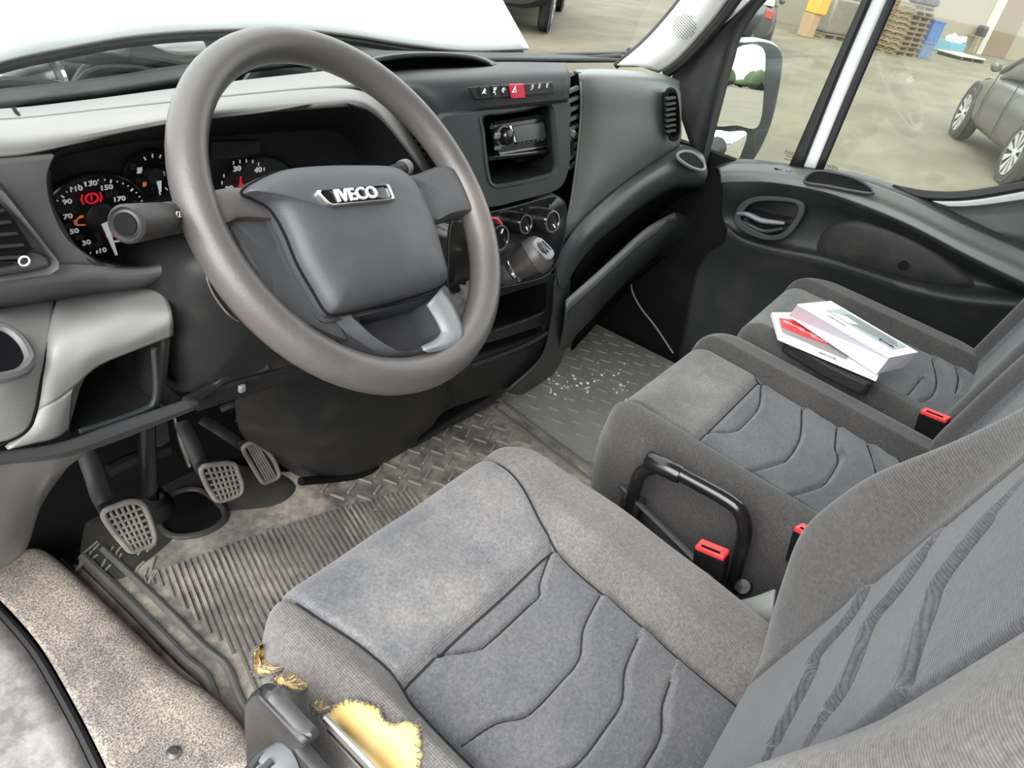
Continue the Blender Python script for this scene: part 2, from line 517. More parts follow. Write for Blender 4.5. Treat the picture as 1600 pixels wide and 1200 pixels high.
# dimple plates under the pedals
m = MB()
for i in range(20):
    p = at(random.uniform(120, 250), random.uniform(850, 905), z=.029)
    an = random.uniform(.2, .9)
    m.box(p, (random.uniform(.012, .03), .0035, .005), Matrix.Rotation(an, 3, 'Z'))
m.build('grip_nub', M['mat'], dm, kind='stuff')
tp_ = cr([at(a, b, z=.0285) for a, b in ((125, 874), (140, 800), (180, 745), (300, 720), (420, 735), (462, 760), (430, 790), (345, 800), (300, 812), (262, 850), (222, 882), (185, 905), (150, 888))], 60, True)
MB().loops([tp_, scale_loop(tp_, .96, Vector((0, 0, .002))), scale_loop(tp_, .5, Vector((0, 0, .001)))]).build('toe_patch', M['toe'], dm)
tr_ = cr([at(a, b, z=.0315) for a, b in ((250, 800), (270, 772), (310, 765), (345, 790), (350, 812), (320, 832), (275, 838), (252, 824))], 40, True)
MB().tube(tr_, .006, 8, closed=True).build('toe_ring', M['toe'], dm)
MB().loops([tr_, scale_loop(tr_, .9), scale_loop(tr_, .4)]).build('toe_recess', M['shadow'], dm)
pm = thing('floor_mat', 'black rubber mat with raised tread pattern in the passenger footwell', 'floor mat', (.55, .5, .001))
slab([(.223, .08), (.222, .371), (.278, .755), (.30, .93), (.86, .93), (.86, .08)], .002, .024).build('mat_sheet', M['mat'], pm, bevel=.003)
def chev(mb, x, y, z, s=.012):
    k = (int(round(x / .036)) + int(round(y / .036))) % 2
    mb.box((x, y, z), (.030, .0042, .0045) if k else (.0042, .030, .0045), Matrix.Rotation(.35, 3, 'Z'))
m = MB()
for i in range(17):
    for j in range(21):
        x = .252 + i * .036; y = .18 + j * .036
        if x > .24 + (y > .755) * .08: chev(m, x, y, .0245)
m.build('tread_bar', M['mat'], pm, kind='stuff', smooth=False)
m = MB()
for i in range(13):
    for j in range(10):
        x = -.252 + i * .036; y = .468 + j * .036
        if x < .19 + (y - .37) * .14 - .03 and y < .80 - max(0, x) * .2 and x > -.02 - (y - .46): chev(m, x, y, .0285)
m.build('tread_bar', M['mat'], dm, kind='stuff', smooth=False)
for k, o in ((0, .004), (1, -.030)):
    ridge([Vector((.216 + o, .20, .027)), Vector((.218 + o, .371, .027)), Vector((.24 + o, .56, .027)), Vector((.268 + o, .745, .027))], .006 if k == 0 else .005).build('border_ridge', M['ridge'], dm)
# crumbs of dry earth on the passenger mat
m = MB()
for i in range(46):
    p = at(random.uniform(855, 985), random.gauss(599, 11), z=.027)
    s = random.uniform(.0015, .004)
    m.box(p, (s * 2, s, s), Matrix.Rotation(random.uniform(0, 3), 3, 'Z'))
tag(m.build('dirt_crumb', M['paper'], None, smooth=False), 'scattered pale crumbs of dirt on the passenger mat', 'dirt', kind='stuff')

# ------------------------------------------------------------------ windscreen, hood, engine bay
base = [Vector((-.92, .93, .69)), Vector((-.5, 1.02, .70)), Vector((0, 1.05, .715)), Vector((.5, 1.02, .705)), Vector((.93, .93, .69))]
topw = [Vector((-.78, .50, 1.70)), Vector((-.4, .56, 1.72)), Vector((0, .58, 1.73)), Vector((.4, .56, 1.72)), Vector((.78, .50, 1.70))]
structure(MB().patch([base, topw], 20, 8), 'window_1', M['wsglass'])
bl = MB().tube(cr([p + Vector((0, .01, -.012)) for p in base], 30), .008, 8)
structure(bl, 'trim_7', M['rubber'])

hd = thing('bonnet', 'white raised van bonnet beyond the windscreen', 'bonnet', (0.1, 1.3, .72))
low = Y((-160, 150, 1.16), (0, 98, 1.18), (100, 76, 1.2), (200, 58, 1.21), (300, 49, 1.22), (400, 46, 1.22), (480, 48, 1.22), (560, 57, 1.22), (640, 70, 1.21), (730, 80, 1.2), (825, 77, 1.18))
up = [Vector((p.x * .72 + .02, p.y + .42, p.z + .42)) for p in low]
mid = [a.lerp(b, .5) + Vector((0, -.03, 0)) for a, b in zip(low, up)]
MB().patch([low, mid, up], 40, 14).build('bonnet_skin', M['paintwhite'], hd, solid=.012)
MB().tube(cr([p + Vector((0, .02, -.012)) for p in low], 40), .010, 8).build('edge_seal', M['dash'], hd)
eb = thing('engine_bay', 'dark open engine bay seen under the white bonnet edge', 'engine', (-.3, 1.4, .3))
MB().box((-.1, 1.75, .36), (1.8, .5, .55)).build('engine_block', M['dark'], eb, bevel=.03)
MB().box((-.1, 1.95, .72), (1.9, .3, .22)).build('radiator_panel', M['dash'], eb, bevel=.02)
m = MB()
for i in range(7):
    p = Vector((random.uniform(-.75, .3), random.uniform(1.25, 1.5), .60))
    m.tube(cr([p, p + Vector((.1, .05, .06)), p + Vector((.25, .0, .05)), p + Vector((.4, .06, -.03))], 16), random.uniform(.008, .018), 8)
m.build('hose', M['dash'], eb)
c = at(26, 128, y=1.35)
MB().lathe([(.0, .03), (.03, .028), (.045, .02), (.06, .012), (.068, .02), (.074, .015), (.076, -.02)], c, CAM - c, 28, 1.0).build('headlamp_back', M['chrome'], eb)
MB().patch([Y((95, 78, 1.34), (150, 76, 1.34), (205, 80, 1.33)), Y((100, 88, 1.32), (150, 92, 1.3), (200, 96, 1.32))], 8, 4).build('washer_bottle', M['trimgrey'], eb, solid=.02)
tag(MB().patch([Y((235, 68, 1.27), (275, 63, 1.27), (318, 66, 1.27)), Y((250, 76, 1.25), (282, 78, 1.24), (322, 76, 1.25)), Y((275, 86, 1.25), (295, 88, 1.25), (318, 86, 1.25))], 10, 8).build('label_bag', M['paper'], None, solid=.003),
    'crumpled white plastic bag lying in the engine bay', 'bag')
structure(MB().patch([Y((-60, 175, 1.05), (140, 150, 1.08), (280, 128, 1.09), (420, 105, 1.09), (560, 95, 1.09), (760, 95, 1.09), (985, 95, 1.05)),
                      [p + Vector((0, .05, .002)) for p in Y((-60, 175, 1.05), (140, 150, 1.08), (280, 128, 1.09), (420, 105, 1.09), (560, 95, 1.09), (760, 95, 1.09), (985, 95, 1.05))]], 30, 5), 'trim_8', M['dark'], solid=.01)
def wiper(label, arm, blade):
    t = thing('wiper', label, 'wiper', arm[0])
    MB().tube(cr(arm, 14), .008, 8, flat=.6).build('wiper_arm', M['rubber'], t)
    MB().tube(cr(blade, 14), .006, 6).build('wiper_blade', M['rubber'], t)
    MB().lathe([(.0, .012), (.012, .01), (.016, 0)], arm[0], (0, -.4, 1), 16).build('pivot_cap', M['dark'], t)
wiper('black wiper lying low behind the steering wheel rim', Y((135, 148, 1.110), (200, 122, 1.140), (290, 106, 1.150), (420, 92, 1.160)), Y((150, 150, 1.110), (280, 124, 1.130), (420, 104, 1.140), (520, 95, 1.150)))
wiper('black wiper lying low in front of the glovebox', Y((985, 82, 1.080), (900, 84, 1.110), (820, 86, 1.130), (740, 88, 1.140)), Y((970, 87, 1.070), (880, 92, 1.100), (800, 94, 1.120), (700, 92, 1.130)))

# right windscreen pillar
pa = X((962, 103, .87), (1010, 62, .87), (1062, 2, .87), (1120, -80, .86))
pb = X((1000, 104, .84), (1040, 75, .84), (1090, 18, .84), (1140, -60, .83))
pc = X((1030, 112, .86), (1062, 88, .86), (1120, 22, .86), (1170, -50, .85))
structure(MB().patch([pa, pb, pc], 14, 10), 'trim_9', M['pillar'], solid=.012)['label'] = 'pale windscreen pillar lining with tweeter grille'
c = at(1070, 42, x=.838)
m = MB()
nrm = (CAM - c).normalized(); u = Vector((0, -.5, .86)).cross(nrm).normalized(); v = nrm.cross(u)
MB().tube(cr(pa, 20), .009, 8).build('pillar_seal', M['rubber'], bpy.data.objects['trim_9'])
MB().tube(cr([p + Vector((.01, -.012, 0)) for p in pc], 20), .016, 8).build('pillar_seal', M['rubber'], bpy.data.objects['trim_9'])
for i in range(-5, 6):
    for j in range(-5, 6):
        if i * i + j * j < 28:
            q = c + u * i * .0052 + v * j * .0052 + nrm * .011
            m.lathe([(.0016, 0), (.0001, .0006)], q, nrm, 6)
m.build('speaker_hole', M['rubber'], bpy.data.objects['trim_9'], kind='stuff')

# ================================================================== passenger door
door = structure(MB().patch([
    X((1112, 262, .95), (1150, 251, .95), (1210, 255, .95), (1280, 264, .95), (1345, 274, .95), (1420, 298, .95), (1500, 322, .95), (1660, 345, .95)),
    X((1124, 266, .90), (1152, 259, .90), (1210, 261, .90), (1280, 271, .90), (1348, 286, .90), (1425, 315, .90), (1510, 355, .90), (1660, 420, .90)),
    X((1128, 282, .865), (1150, 280, .865), (1205, 282, .865), (1280, 295, .865), (1345, 317, .865), (1425, 350, .865), (1520, 400, .865), (1660, 468, .865)),
    X((1130, 300, .87), (1152, 303, .87), (1205, 297, .875), (1280, 308, .875), (1343, 328, .875), (1423, 362, .875), (1520, 412, .875), (1660, 480, .875)),
    X((1128, 330, .90), (1152, 335, .91), (1205, 330, .915), (1280, 340, .91), (1340, 352, .91), (1420, 382, .91), (1520, 428, .91), (1660, 488, .91)),
    X((1132, 350, .90), (1155, 365, .90), (1205, 378, .905), (1280, 392, .905), (1345, 410, .905), (1425, 433, .905), (1520, 450, .905), (1660, 470, .905)),
    X((1136, 358, .87), (1160, 376, .865), (1205, 390, .86), (1280, 405, .86), (1345, 425, .86), (1425, 450, .86), (1510, 468, .86), (1660, 480, .86)),
    X((1130, 380, .88), (1160, 395, .88), (1205, 410, .88), (1280, 430, .88), (1345, 452, .88), (1425, 480, .88), (1510, 495, .88), (1660, 510, .88)),
    X((1090, 420, .92), (1140, 440, .92), (1205, 470, .92), (1280, 500, .92), (1345, 520, .92), (1425, 545, .92), (1520, 570, .92), (1660, 590, .92)),
    X((1060, 560, .92), (1120, 580, .92), (1205, 600, .92), (1280, 620, .92), (1345, 640, .92), (1425, 660, .92), (1520, 690, .92), (1660, 720, .92)),
], 60, 50), 'door_1', M['door'], solid=.008)
door['label'] = 'black passenger door lining with grab pocket and inner handle'
MB().patch([X((1122, 264, .899), (1152, 257, .899), (1210, 259, .899), (1280, 269, .899), (1348, 284, .899), (1425, 313, .899), (1510, 353, .899), (1660, 418, .899)),
            X((1126, 274, .868), (1150, 271, .866), (1207, 273, .866), (1280, 285, .866), (1347, 303, .866), (1425, 334, .866), (1516, 380, .866), (1660, 446, .866)),
            X((1127, 286, .858), (1150, 285, .856), (1205, 286, .856), (1280, 299, .856), (1344, 320, .856), (1424, 354, .856), (1520, 404, .856), (1660, 472, .856))], 50, 14).build('armrest_cap', M['cap'], door, solid=.006)
def loopX(pts, x, n=48): return cr([at(a, b, x=x) for a, b in pts], n, True)
o = loopX([(1146, 346), (1157, 318), (1185, 307), (1235, 310), (1257, 321), (1250, 346), (1228, 371), (1198, 376), (1164, 364)], .868)
i = loopX([(1157, 343), (1168, 323), (1189, 315), (1234, 317), (1246, 325), (1240, 343), (1222, 363), (1199, 367), (1172, 355)], .868)
MB().ring(o, i, (.03, 0, 0)).build('handle_bezel', M['dash'], door, bevel=.003)
MB().loops([i, [p + Vector((.028, 0, 0)) for p in i]]).build('handle_cup', M['gloss'], door)
hp = X((1153, 334, .872), (1168, 335, .862), (1188, 344, .856), (1206, 347, .856), (1226, 349, .86))
hp2 = X((1156, 345, .874), (1172, 352, .868), (1195, 361, .866), (1224, 357, .866))
hd2 = MB().tube(cr(hp, 20), [.006 + .004 * math.sin(k / 19 * PI) for k in range(20)], 10, flat=.7).build('door_handle', M['trimgrey'], door, label='silver-edged inner door handle')
MB().tube(cr(hp2, 16), .0045, 8).build('latch_bar', M['dash'], hd2)
o = loopX([(1276, 388), (1288, 360), (1318, 345), (1360, 347), (1430, 372), (1495, 415), (1522, 446), (1480, 450), (1400, 432), (1330, 412), (1286, 402)], .90)
MB().loops([o, scale_loop(o, .95, Vector((-.006, 0, 0))), scale_loop(o, .8, Vector((-.010, 0, 0)))]).build('door_insert', M['dark'], door)
o = cr(X((1258, 285, .858), (1264, 273, .875), (1282, 267, .885), (1328, 276, .883), (1354, 289, .878), (1364, 302, .858), (1335, 299, .853), (1288, 290, .853)), 48, True)
o = [p + (CAM - p).normalized() * .012 for p in o]
MB().tube(o, .0035, 8, closed=True).build('pocket_rim', M['dash'], door)
MB().loops([o, scale_loop(o, .6)]).build('grab_pocket', M['shadow'], door)
MB().box(at(1224, 268, x=.885), (.012, .045, .008)).build('window_switch', M['gloss'], door, bevel=.002)
MB().box(at(1232, 267, x=.882), (.008, .014, .008)).build('switch_rocker', M['trimgrey'], door, bevel=.002)
MB().lathe([(.0, .002), (.010, .002), (.012, 0)], at(1412, 415, x=.889), (-1, 0, 0), 16).build('fixing_cap', M['shadow'], door)
# glass, frame, divider
XW = .94
structure(MB().prism(X((1230, -60, XW), (1170, 20, XW), (1140, 90, XW), (1090, 262, XW), (1240, 275, XW), (1385, -60, XW)), (.004, 0, 0)), 'window_2', M['glass'], smooth=False)
structure(MB().prism(X((1390, -60, XW), (1270, 268, XW), (1340, 290, XW), (1430, 312, XW), (1520, 312, XW), (1660, 292, XW), (1660, -60, XW)), (.004, 0, 0)), 'window_3', M['glass'], smooth=False)
def strip(pts0, pts1, name, mat, thick=.02, n=14, **k):
    return MB().patch([pts0, [a.lerp(b, .5) for a, b in zip(pts0, pts1)], pts1], n, 4).build(name, mat, door, solid=thick, **k)
strip(X((1368, -40, .925), (1299, 115, .925), (1234, 262, .925)), X((1378, -40, .92), (1312, 115, .92), (1254, 262, .92)), 'divider_seal', M['rubber'], .02)
strip(X((1378, -40, .935), (1312, 115, .935), (1252, 266, .935)), X((1404, -40, .935), (1336, 115, .935), (1274, 266, .935)), 'divider_post', M['paintwhite'], .02, label='white painted window divider post')
strip(X((1404, -40, .92), (1336, 115, .92), (1273, 266, .92)), X((1417, -40, .925), (1350, 115, .925), (1286, 266, .925)), 'divider_seal', M['rubber'], .02)
strip(X((1395, 291, .935), (1450, 300, .935), (1520, 299, .935), (1650, 275, .935)), X((1420, 305, .925), (1455, 312, .925), (1522, 310, .925), (1650, 288, .925)), 'window_seal', M['rubber'], .015)
strip(X((1440, 312, .935), (1522, 311, .935), (1650, 288, .935)), X((1450, 322, .94), (1520, 322, .94), (1650, 306, .94)), 'sill_paint', M['paintwhite'], .01)
strip(X((1445, 322, .93), (1520, 322, .93), (1650, 304, .93)), X((1490, 345, .91), (1560, 372, .91), (1660, 410, .91)), 'sill_trim', M['dash'], .01)
# front corner of the door frame
strip(X((1046, 128, .90), (1085, 70, .90), (1140, 30, .90), (1215, -40, .90)), X((1092, 262, .90), (1124, 150, .91), (1150, 60, .92), (1230, -40, .92)), 'corner_panel', M['dark'], .012, 20)
MB().tube(cr(X((1098, 255, .91), (1120, 170, .91), (1140, 95, .91), (1157, 45, .91), (1215, -40, .91)), 26), .012, 8).build('frame_seal', M['rubber'], door)
for (px, py) in ((1236, 240), (1299, 261)):
    c = at(px, py, x=.937); u = (at(px + 8, py + 2, x=.937) - c)
    text('glass_mark', 'DISEN', .012, c, u, (0, .0, 1), M['dark'], door, lift=0)
    for r in range(1, 3):
        text('glass_mark', '43R-000', .006, c - Vector((0, 0, .008 * r)), u, (0, 0, 1), M['dark'], door, lift=0)

# ------------------------------------------------------------------ exterior mirror
mr = thing('wing_mirror', 'white wing mirror with two glasses outside the passenger window', 'wing mirror', at(1165, 262, x=1.2))
c = at(1165, 135, x=1.2); dv = (c - CAM).normalized(); nv = (Vector((.12, -1, -.012)).normalized() - dv).normalized()
def loopM(pts, lift=0, n=56): return cr([atp(a, b, c + nv * lift, nv) for a, b in pts], n, True)
ho = loopM([(1146, 70), (1160, 62), (1190, 61), (1212, 70), (1220, 92), (1212, 150), (1198, 203), (1172, 252), (1140, 266), (1094, 262), (1100, 235), (1122, 150)])
MB().loops([scale_loop(ho, .97, nv * .012), ho, scale_loop(ho, 1.0, -nv * .03), scale_loop(ho, .85, -nv * .10), scale_loop(ho, .5, -nv * .13)], True, True).build('mirror_housing', M['paintwhite'], mr)
hi = scale_loop(ho, .965, nv * .013); hj = scale_loop(ho, .90, nv * .016)
MB().loops([hi, hj], False, True).build('mirror_frame', M['dash'], mr)
g1 = loopM([(1146, 88), (1156, 73), (1180, 70), (1194, 80), (1195, 110), (1186, 195), (1150, 196), (1116, 194), (1126, 150)], .020)
g2 = loopM([(1113, 207), (1140, 206), (1166, 207), (1160, 235), (1148, 254), (1118, 255), (1099, 253)], .020)
mm = flat('mirror glass', (.9, .9, .9), .01, 1)
MB().loops([scale_loop(g1, 1.0, -nv * .004), g1]).build('mirror_glass', mm, mr, smooth=False)
cc = sum(g2, Vector()) / len(g2)
MB().loops([scale_loop(g2, 1.0, -nv * .004), g2, scale_loop(g2, .6, nv * .004)]).build('mirror_glass', mm, mr)
MB().tube([at(1090, 240, x=.95), at(1120, 230, x=1.1)], .03, 10).build('mirror_arm', M['dark'], mr)

# ================================================================== yard outside
structure(MB().box((0, 0, -.70), (240, 240, .1)), 'ground', M['ground'])
GZ = -.65
wallm = plastic('pale hall wall', (.20, .175, .125), .9, .1, .2, (.15, .13, .10))
tealm = flat('teal paint', (.07, .17, .20), .7)
A = at(1225, 44, z=GZ); B = at(1560, 97, z=GZ)
wd = (B - A); wd.z = 0; wl = wd.length; wd.normalize(); wn = Vector((-wd.y, wd.x, 0))
if wn.dot(CAM - A) > 0: wn = -wn
A2 = A - wd * 3; ext = wl + 14
rz = Matrix.Rotation(math.atan2(wd.y, wd.x), 3, 'Z')
structure(MB().box(A2 + wd * ext / 2 + wn * 2.2 + Vector((0, 0, 3.5)), (ext, .3, 7), rz), 'wall_right', wallm)
hw = bpy.data.objects['wall_right']
def onwall(px, py, back=1.9): return atp(px, py, A + wn * back, wn)
def gpt(px, py): return at(px, py, z=GZ)
# brown hall door
dpos = onwall(1545, 60, 2.0); dpos.z = GZ
dr = structure(MB().box(dpos + Vector((0, 0, 2.0)) + wd * 1.0, (2.4, .12, 4.0), rz), 'door_2', flat('brown door', (.13, .085, .05), .7), bevel=.02)
MB().box(dpos + Vector((0, 0, 2.0)) - wd * .45, (.5, .25, 4.0), rz).build('door_frame', flat('pale frame', (.34, .32, .26), .8), dr, bevel=.02)
MB().box(onwall(1500, 50, 1.95) * 1.0, (3.4, .06, 1.5), rz).build('wall_dado', tealm, hw) if False else None

def oriented(c, sx, sy, sz, mat_rot=rz): return c, (sx, sy, sz), mat_rot
wood = plastic('pallet wood', (.17, .12, .065), .85, .3, .7, (.07, .055, .04))
def pallet(parent, c, rot, s=1.0):
    p = c
    m = MB()
    for k in range(5): m.box(p + rot @ Vector((0, (-.4 + .2 * k) * s, .130 * s)), (1.2 * s, .12 * s, .022 * s), rot)
    m.build('deck_board', wood, parent)
    m = MB()
    for k in range(3): m.box(p + rot @ Vector(((-.5 + .5 * k) * s, 0, .065 * s)), (.12 * s, .8 * s, .09 * s), rot)
    m.build('stringer', wood, parent)
    m = MB()
    for k in range(3): m.box(p + rot @ Vector((0, (-.4 + .4 * k) * s, .01 * s)), (1.2 * s, .1 * s, .02 * s), rot)
    m.build('base_board', wood, parent)
pc = gpt(1398, 84)
for k in range(10):
    a = Matrix.Rotation(math.atan2(wd.y, wd.x) + random.uniform(-.06, .06), 3, 'Z')
    q = pc + Vector((random.uniform(-.05, .05), random.uniform(-.05, .05), .152 * k))
    nm = ['lowest', 'second lowest', 'third lowest', 'fourth lowest', 'fifth lowest', 'fifth from the top', 'fourth from the top', 'third from the top', 'second from the top', 'topmost'][k]
    t = thing('pallet', 'bare wooden pallet, ' + nm + ' of the leaning stack by the blue bins', 'pallet', q, 'stacked wooden pallets')
    pallet(t, q, a, 1.0)
bag = MB()
bc = pc + Vector((0, 0, 1.56)) + wd * .35
for k in range(3): bag.lathe([(.0, .3), (.18, .27), (.32, .15), (.34, .02), (.2, -.05)], bc + wd * (.3 * k - .3), (0, 0, 1), 12)
tag(bag.build('rubbish_sack', M['dark'], None), 'black plastic sacks heaped on top of the pallet stack', 'sack')
# blue bins
blue = plastic('blue bin plastic', (.015, .075, .22), .5, .1, .2)
blue2 = plastic('faded blue bin plastic', (.06, .10, .18), .6, .1, .4)
def crate(name, label, c, s, mat):
    t = thing(name, label, 'bin', c, 'blue storage bins')
    w_, d_, h_ = s
    for sx, sy, ww, dd in ((0, -d_ / 2, w_, .03), (0, d_ / 2, w_, .03), (-w_ / 2, 0, .03, d_), (w_ / 2, 0, .03, d_)):
        MB().box(c + rz @ Vector((sx, sy, h_ / 2)), (ww, dd, h_), rz).build('side', mat, t, bevel=.008)
    MB().box(c + Vector((0, 0, .02)), (w_, d_, .03), rz).build('bottom', mat, t)
    m = MB()
    for sx, sy, ww, dd in ((0, -d_ / 2, w_ + .06, .08), (0, d_ / 2, w_ + .06, .08), (-w_ / 2, 0, .08, d_), (w_ / 2, 0, .08, d_)): m.box(c + rz @ Vector((sx, sy, h_)), (ww, dd, .06), rz)
    m.build('rim', mat, t, bevel=.008)
    return t
b0 = gpt(1430, 88)
crate('storage_bin', 'faded blue plastic bin standing on the ground beside the pallets', b0, (.68, .6, .50), blue2)
crate('storage_bin', 'bright blue plastic bin stacked on a faded blue bin', b0 + Vector((0, 0, .53)) + wd * .05, (.68, .6, .62), blue)
tb = gpt(1478, 82)
t = thing('teal_crate', 'teal tool crate with crumpled film on it by the far wall', 'crate', tb)
MB().box(tb + Vector((0, 0, .22)), (1.1, .8, .44), rz).build('crate_body', flat('teal crate', (.09, .22, .26), .7), t, bevel=.02)
m = MB()
for k in range(12): m.box(tb + rz @ Vector((random.uniform(-.5, .5), random.uniform(-.3, .3), random.uniform(.46, .62))), (.25, .2, .12), Matrix.Rotation(random.uniform(0, 3), 3, (random.random(), random.random(), 1)))
m.build('crumpled_film', M['paper'], t)
fp = gpt(1500, 92)
t = thing('flat_pallet', 'pale grey plastic pallet lying alone on the ground near the grey car', 'pallet', fp)
MB().box(fp + Vector((0, 0, .15)), (1.9, 1.0, .06), rz).build('deck', flat('pale plastic', (.33, .32, .28), .7), t, bevel=.01)
for k in range(3):
    MB().box(fp + rz @ Vector((-.8 + .8 * k, 0, .06)), (.16, 1.0, .12), rz).build('foot', M['dark'], t)
# wrapped loads behind the mirror
film = plastic('stretch film', (.13, .112, .09), .35, .4, .7, (.22, .20, .17), scale=9)
for k, (px, py, lab) in enumerate(((1286, 58, 'film-wrapped load on a pallet right of the orange container'), (1318, 64, 'film-wrapped load on a pallet just left of the window divider'))):
    q = gpt(1286, 58) + wd * 1.75 * k
    t = thing('wrapped_load', lab, 'pallet load', q, 'wrapped pallet loads')
    pallet(t, q, rz, 1.15)
    MB().box(q + Vector((0, 0, .70)), (1.25, .95, 1.05), rz).build('wrapped_goods', film, t, bevel=.08, seg=3)
    MB().box(q + Vector((0, 0, 1.55)) + wd * .1, (1.1, .85, .6), rz).build('wrapped_goods', film, t, bevel=.08, seg=3)
q = gpt(1257, 57)
t = thing('orange_container', 'orange yellow container standing on a brown box by the dark car', 'container', q)
MB().box(q + Vector((0, 0, .33)), (.36, .4, .66), rz).build('cardboard_base', flat('brown card', (.24, .155, .08), .8), t, bevel=.02)
MB().box(q + Vector((0, 0, 1.0)) + wd * .1, (.5, .5, .68), rz).build('container_body', flat('orange plastic', (.40, .23, .02), .6), t, bevel=.05)
MB().box(q + Vector((0, 0, 1.37)) + wd * .1, (.54, .54, .07), rz).build('container_lid', flat('yellow plastic', (.45, .29, .04), .6), t, bevel=.02)
q = gpt(1545, 92) + wn * 1.0
t = thing('wooden_chair', 'small wooden chair with black jacket behind the grey car', 'chair', q)
for sx in (-.2, .2):
    for sy in (-.2, .2): MB().box(q + rz @ Vector((sx, sy, .35 if sy < 0 else .35)), (.05, .05, .7), rz).build('leg', wood, t)
MB().box(q + Vector((0, 0, .72)), (.5, .5, .05), rz).build('seat', wood, t, bevel=.01)
MB().box(q + Vector((0, 0, .95)) + wd * .25, (.35, .4, .5), rz).build('jacket', M['dark'], t, bevel=.08, seg=3)

# ------------------------------------------------------------------ cars
carglass = flat('car window', (.10, .105, .10), .12)
def car(name, label, origin, heading, paint, k=1.0, tall=1.0, cat='car', nspoke=10, winmat=None):
    t = thing(name, label, cat, origin)
    h = Vector(heading); h.z = 0; h.normalize(); l = Vector((-h.y, h.x, 0))
    def P(x, y, z): return origin + (h * x + l * y) * k + Vector((0, 0, z * k))
    # x: rear wheel at 0, front wheel at 2.65
    def sect(x, hw, z0, z1, tuck):
        pts = []
        for j in range(28):
            a = 2 * PI * j / 28
            c_, s_ = math.cos(a), math.sin(a)
            yy = math.copysign(abs(c_) ** .45, c_) * hw; zz = (z0 + z1) / 2 + math.copysign(abs(s_) ** .45, s_) * (z1 - z0) / 2
            if s_ > 0: yy *= 1 - tuck * s_
            pts.append(P(x, yy, zz))
        return pts
    T = tall
    st = [(-.85, .60, .45, .80 * T, .05), (-.78, .80, .28, .93 * T, .05), (-.45, .88, .22, .98 * T, .05), (.2, .90, .20, .97 * T, .05), (1.2, .90, .18, .95 * T, .05), (2.0, .90, .18, .93 * T, .05),
          (2.6, .89, .20, .88 * T, .08), (3.1, .86, .22, .80 * T, .1), (3.45, .76, .28, .68 * T, .1), (3.55, .60, .36, .56 * T, .1)]
    MB().loops([sect(*s) for s in st], True, True).build('body', paint, t)
    g = [(-.72, .72, .93 * T, 1.02 * T, .1), (-.5, .76, .90 * T, 1.30 * T, .22), (-.1, .78, .90 * T, 1.42 * T, .22), (.6, .79, .90 * T, 1.45 * T, .22), (1.3, .79, .88 * T, 1.42 * T, .22), (1.9, .78, .86 * T, 1.16 * T, .2), (2.4, .74, .82 * T, .92 * T, .1)]
    MB().loops([sect(*s) for s in g], True, True).build('windows', winmat or carglass, t)
    rr = [[P(x, y * .60, z + .015 * (1 - y * y)) for y in (-1, -.5, 0, .5, 1)] for x, z in ((-.45, 1.33 * T), (-.1, 1.435 * T), (.6, 1.465 * T), (1.3, 1.43 * T), (1.45, 1.38 * T))]
    MB().grid(rr).build('roof', paint, t, solid=.03)
    for sy in (-1, 1):
        for xa, za, xb, zb in ((1.45, 1.40, 2.35, .93), (.75, 1.43, .70, .95), (-.45, 1.32, -.70, .95)):
            MB().tube([P(xa, sy * .60, za * T), P(xb, sy * .76, zb * T)], .035 * k, 8).build('pillar', paint, t)
        MB().lathe([(.0, -.05), (.05, -.04), (.075, 0), (.065, .04), (.04, .055), (0, .06)], P(1.85, sy * .98, 1.0 * T), h, 12).build('side_mirror', paint, t)
        MB().lathe([(.0, .05), (.09, .03), (.13, -.05)], P(3.35, sy * .62, .66 * T), (h + l * sy * .5), 12).build('headlight', M['chrome'], t)
        MB().box(P(-.80, sy * .66, .78 * T), (.12 * k, .22 * k, .2 * k), Matrix.Rotation(math.atan2(h.y, h.x), 3, 'Z')).build('tail_light', M['taillens'], t, bevel=.02)
        for xd in (1.0, 1.95):
            MB().tube([P(xd, sy * .903, .28), P(xd, sy * .909, .6), P(xd, sy * .88, .92 * T)], .006 * k, 6).build('door_gap', M['rubber'], t)
        for xw in (0, 2.65):
            c = P(xw, sy * .80, .33)
            ax = l * sy
            MB().lathe([(.24 * k, -.10), (.31 * k, -.10), (.335 * k, -.06), (.335 * k, .07), (.31 * k, .115), (.235 * k, .115), (.22 * k, .05)], c, ax, 36).build('tyre', M['tyre'], t)
            MB().lathe([(.41 * k, .09), (.37 * k, .108), (.335 * k, .10)], c + Vector((0, 0, .015)), ax, 36).build('wheel_arch', M['rubber'], t)
            rim = MB().lathe([(.235 * k, .115), (.225 * k, .105), (.215 * k, .05), (.05 * k, .02), (.0, .02)], c, ax, 36).build('wheel_rim', M['dark'], t)
            m = MB()
            for q in range(nspoke):
                a = 2 * PI * q / nspoke + .2
                r1 = (h * math.cos(a) + Vector((0, 0, 1)) * math.sin(a)); r2 = (h * math.cos(a + .17) + Vector((0, 0, 1)) * math.sin(a + .17)); r0 = (h * math.cos(a - .17) + Vector((0, 0, 1)) * math.sin(a - .17))
                m.add([c + ax * .10 + r0 * .05 * k, c + ax * .10 + r2 * .05 * k, c + ax * .115 + r2 * .228 * k, c + ax * .115 + r0 * .228 * k, c + ax * .06 + r1 * .05 * k, c + ax * .06 + r1 * .225 * k],
                      [(0, 1, 2, 3), (0, 3, 5, 4), (1, 4, 5, 2)])
            m.lathe([(.0, .118), (.04 * k, .115), (.06 * k, .10)], c, ax, 16)
            m.lathe([(.225 * k, .118), (.235 * k, .118), (.235 * k, .10)], c, ax, 36)
            m.build('spoke', M['alloy'], rim)
    return t
greycar = flat('grey car paint', (.085, .085, .078), .25, .2)
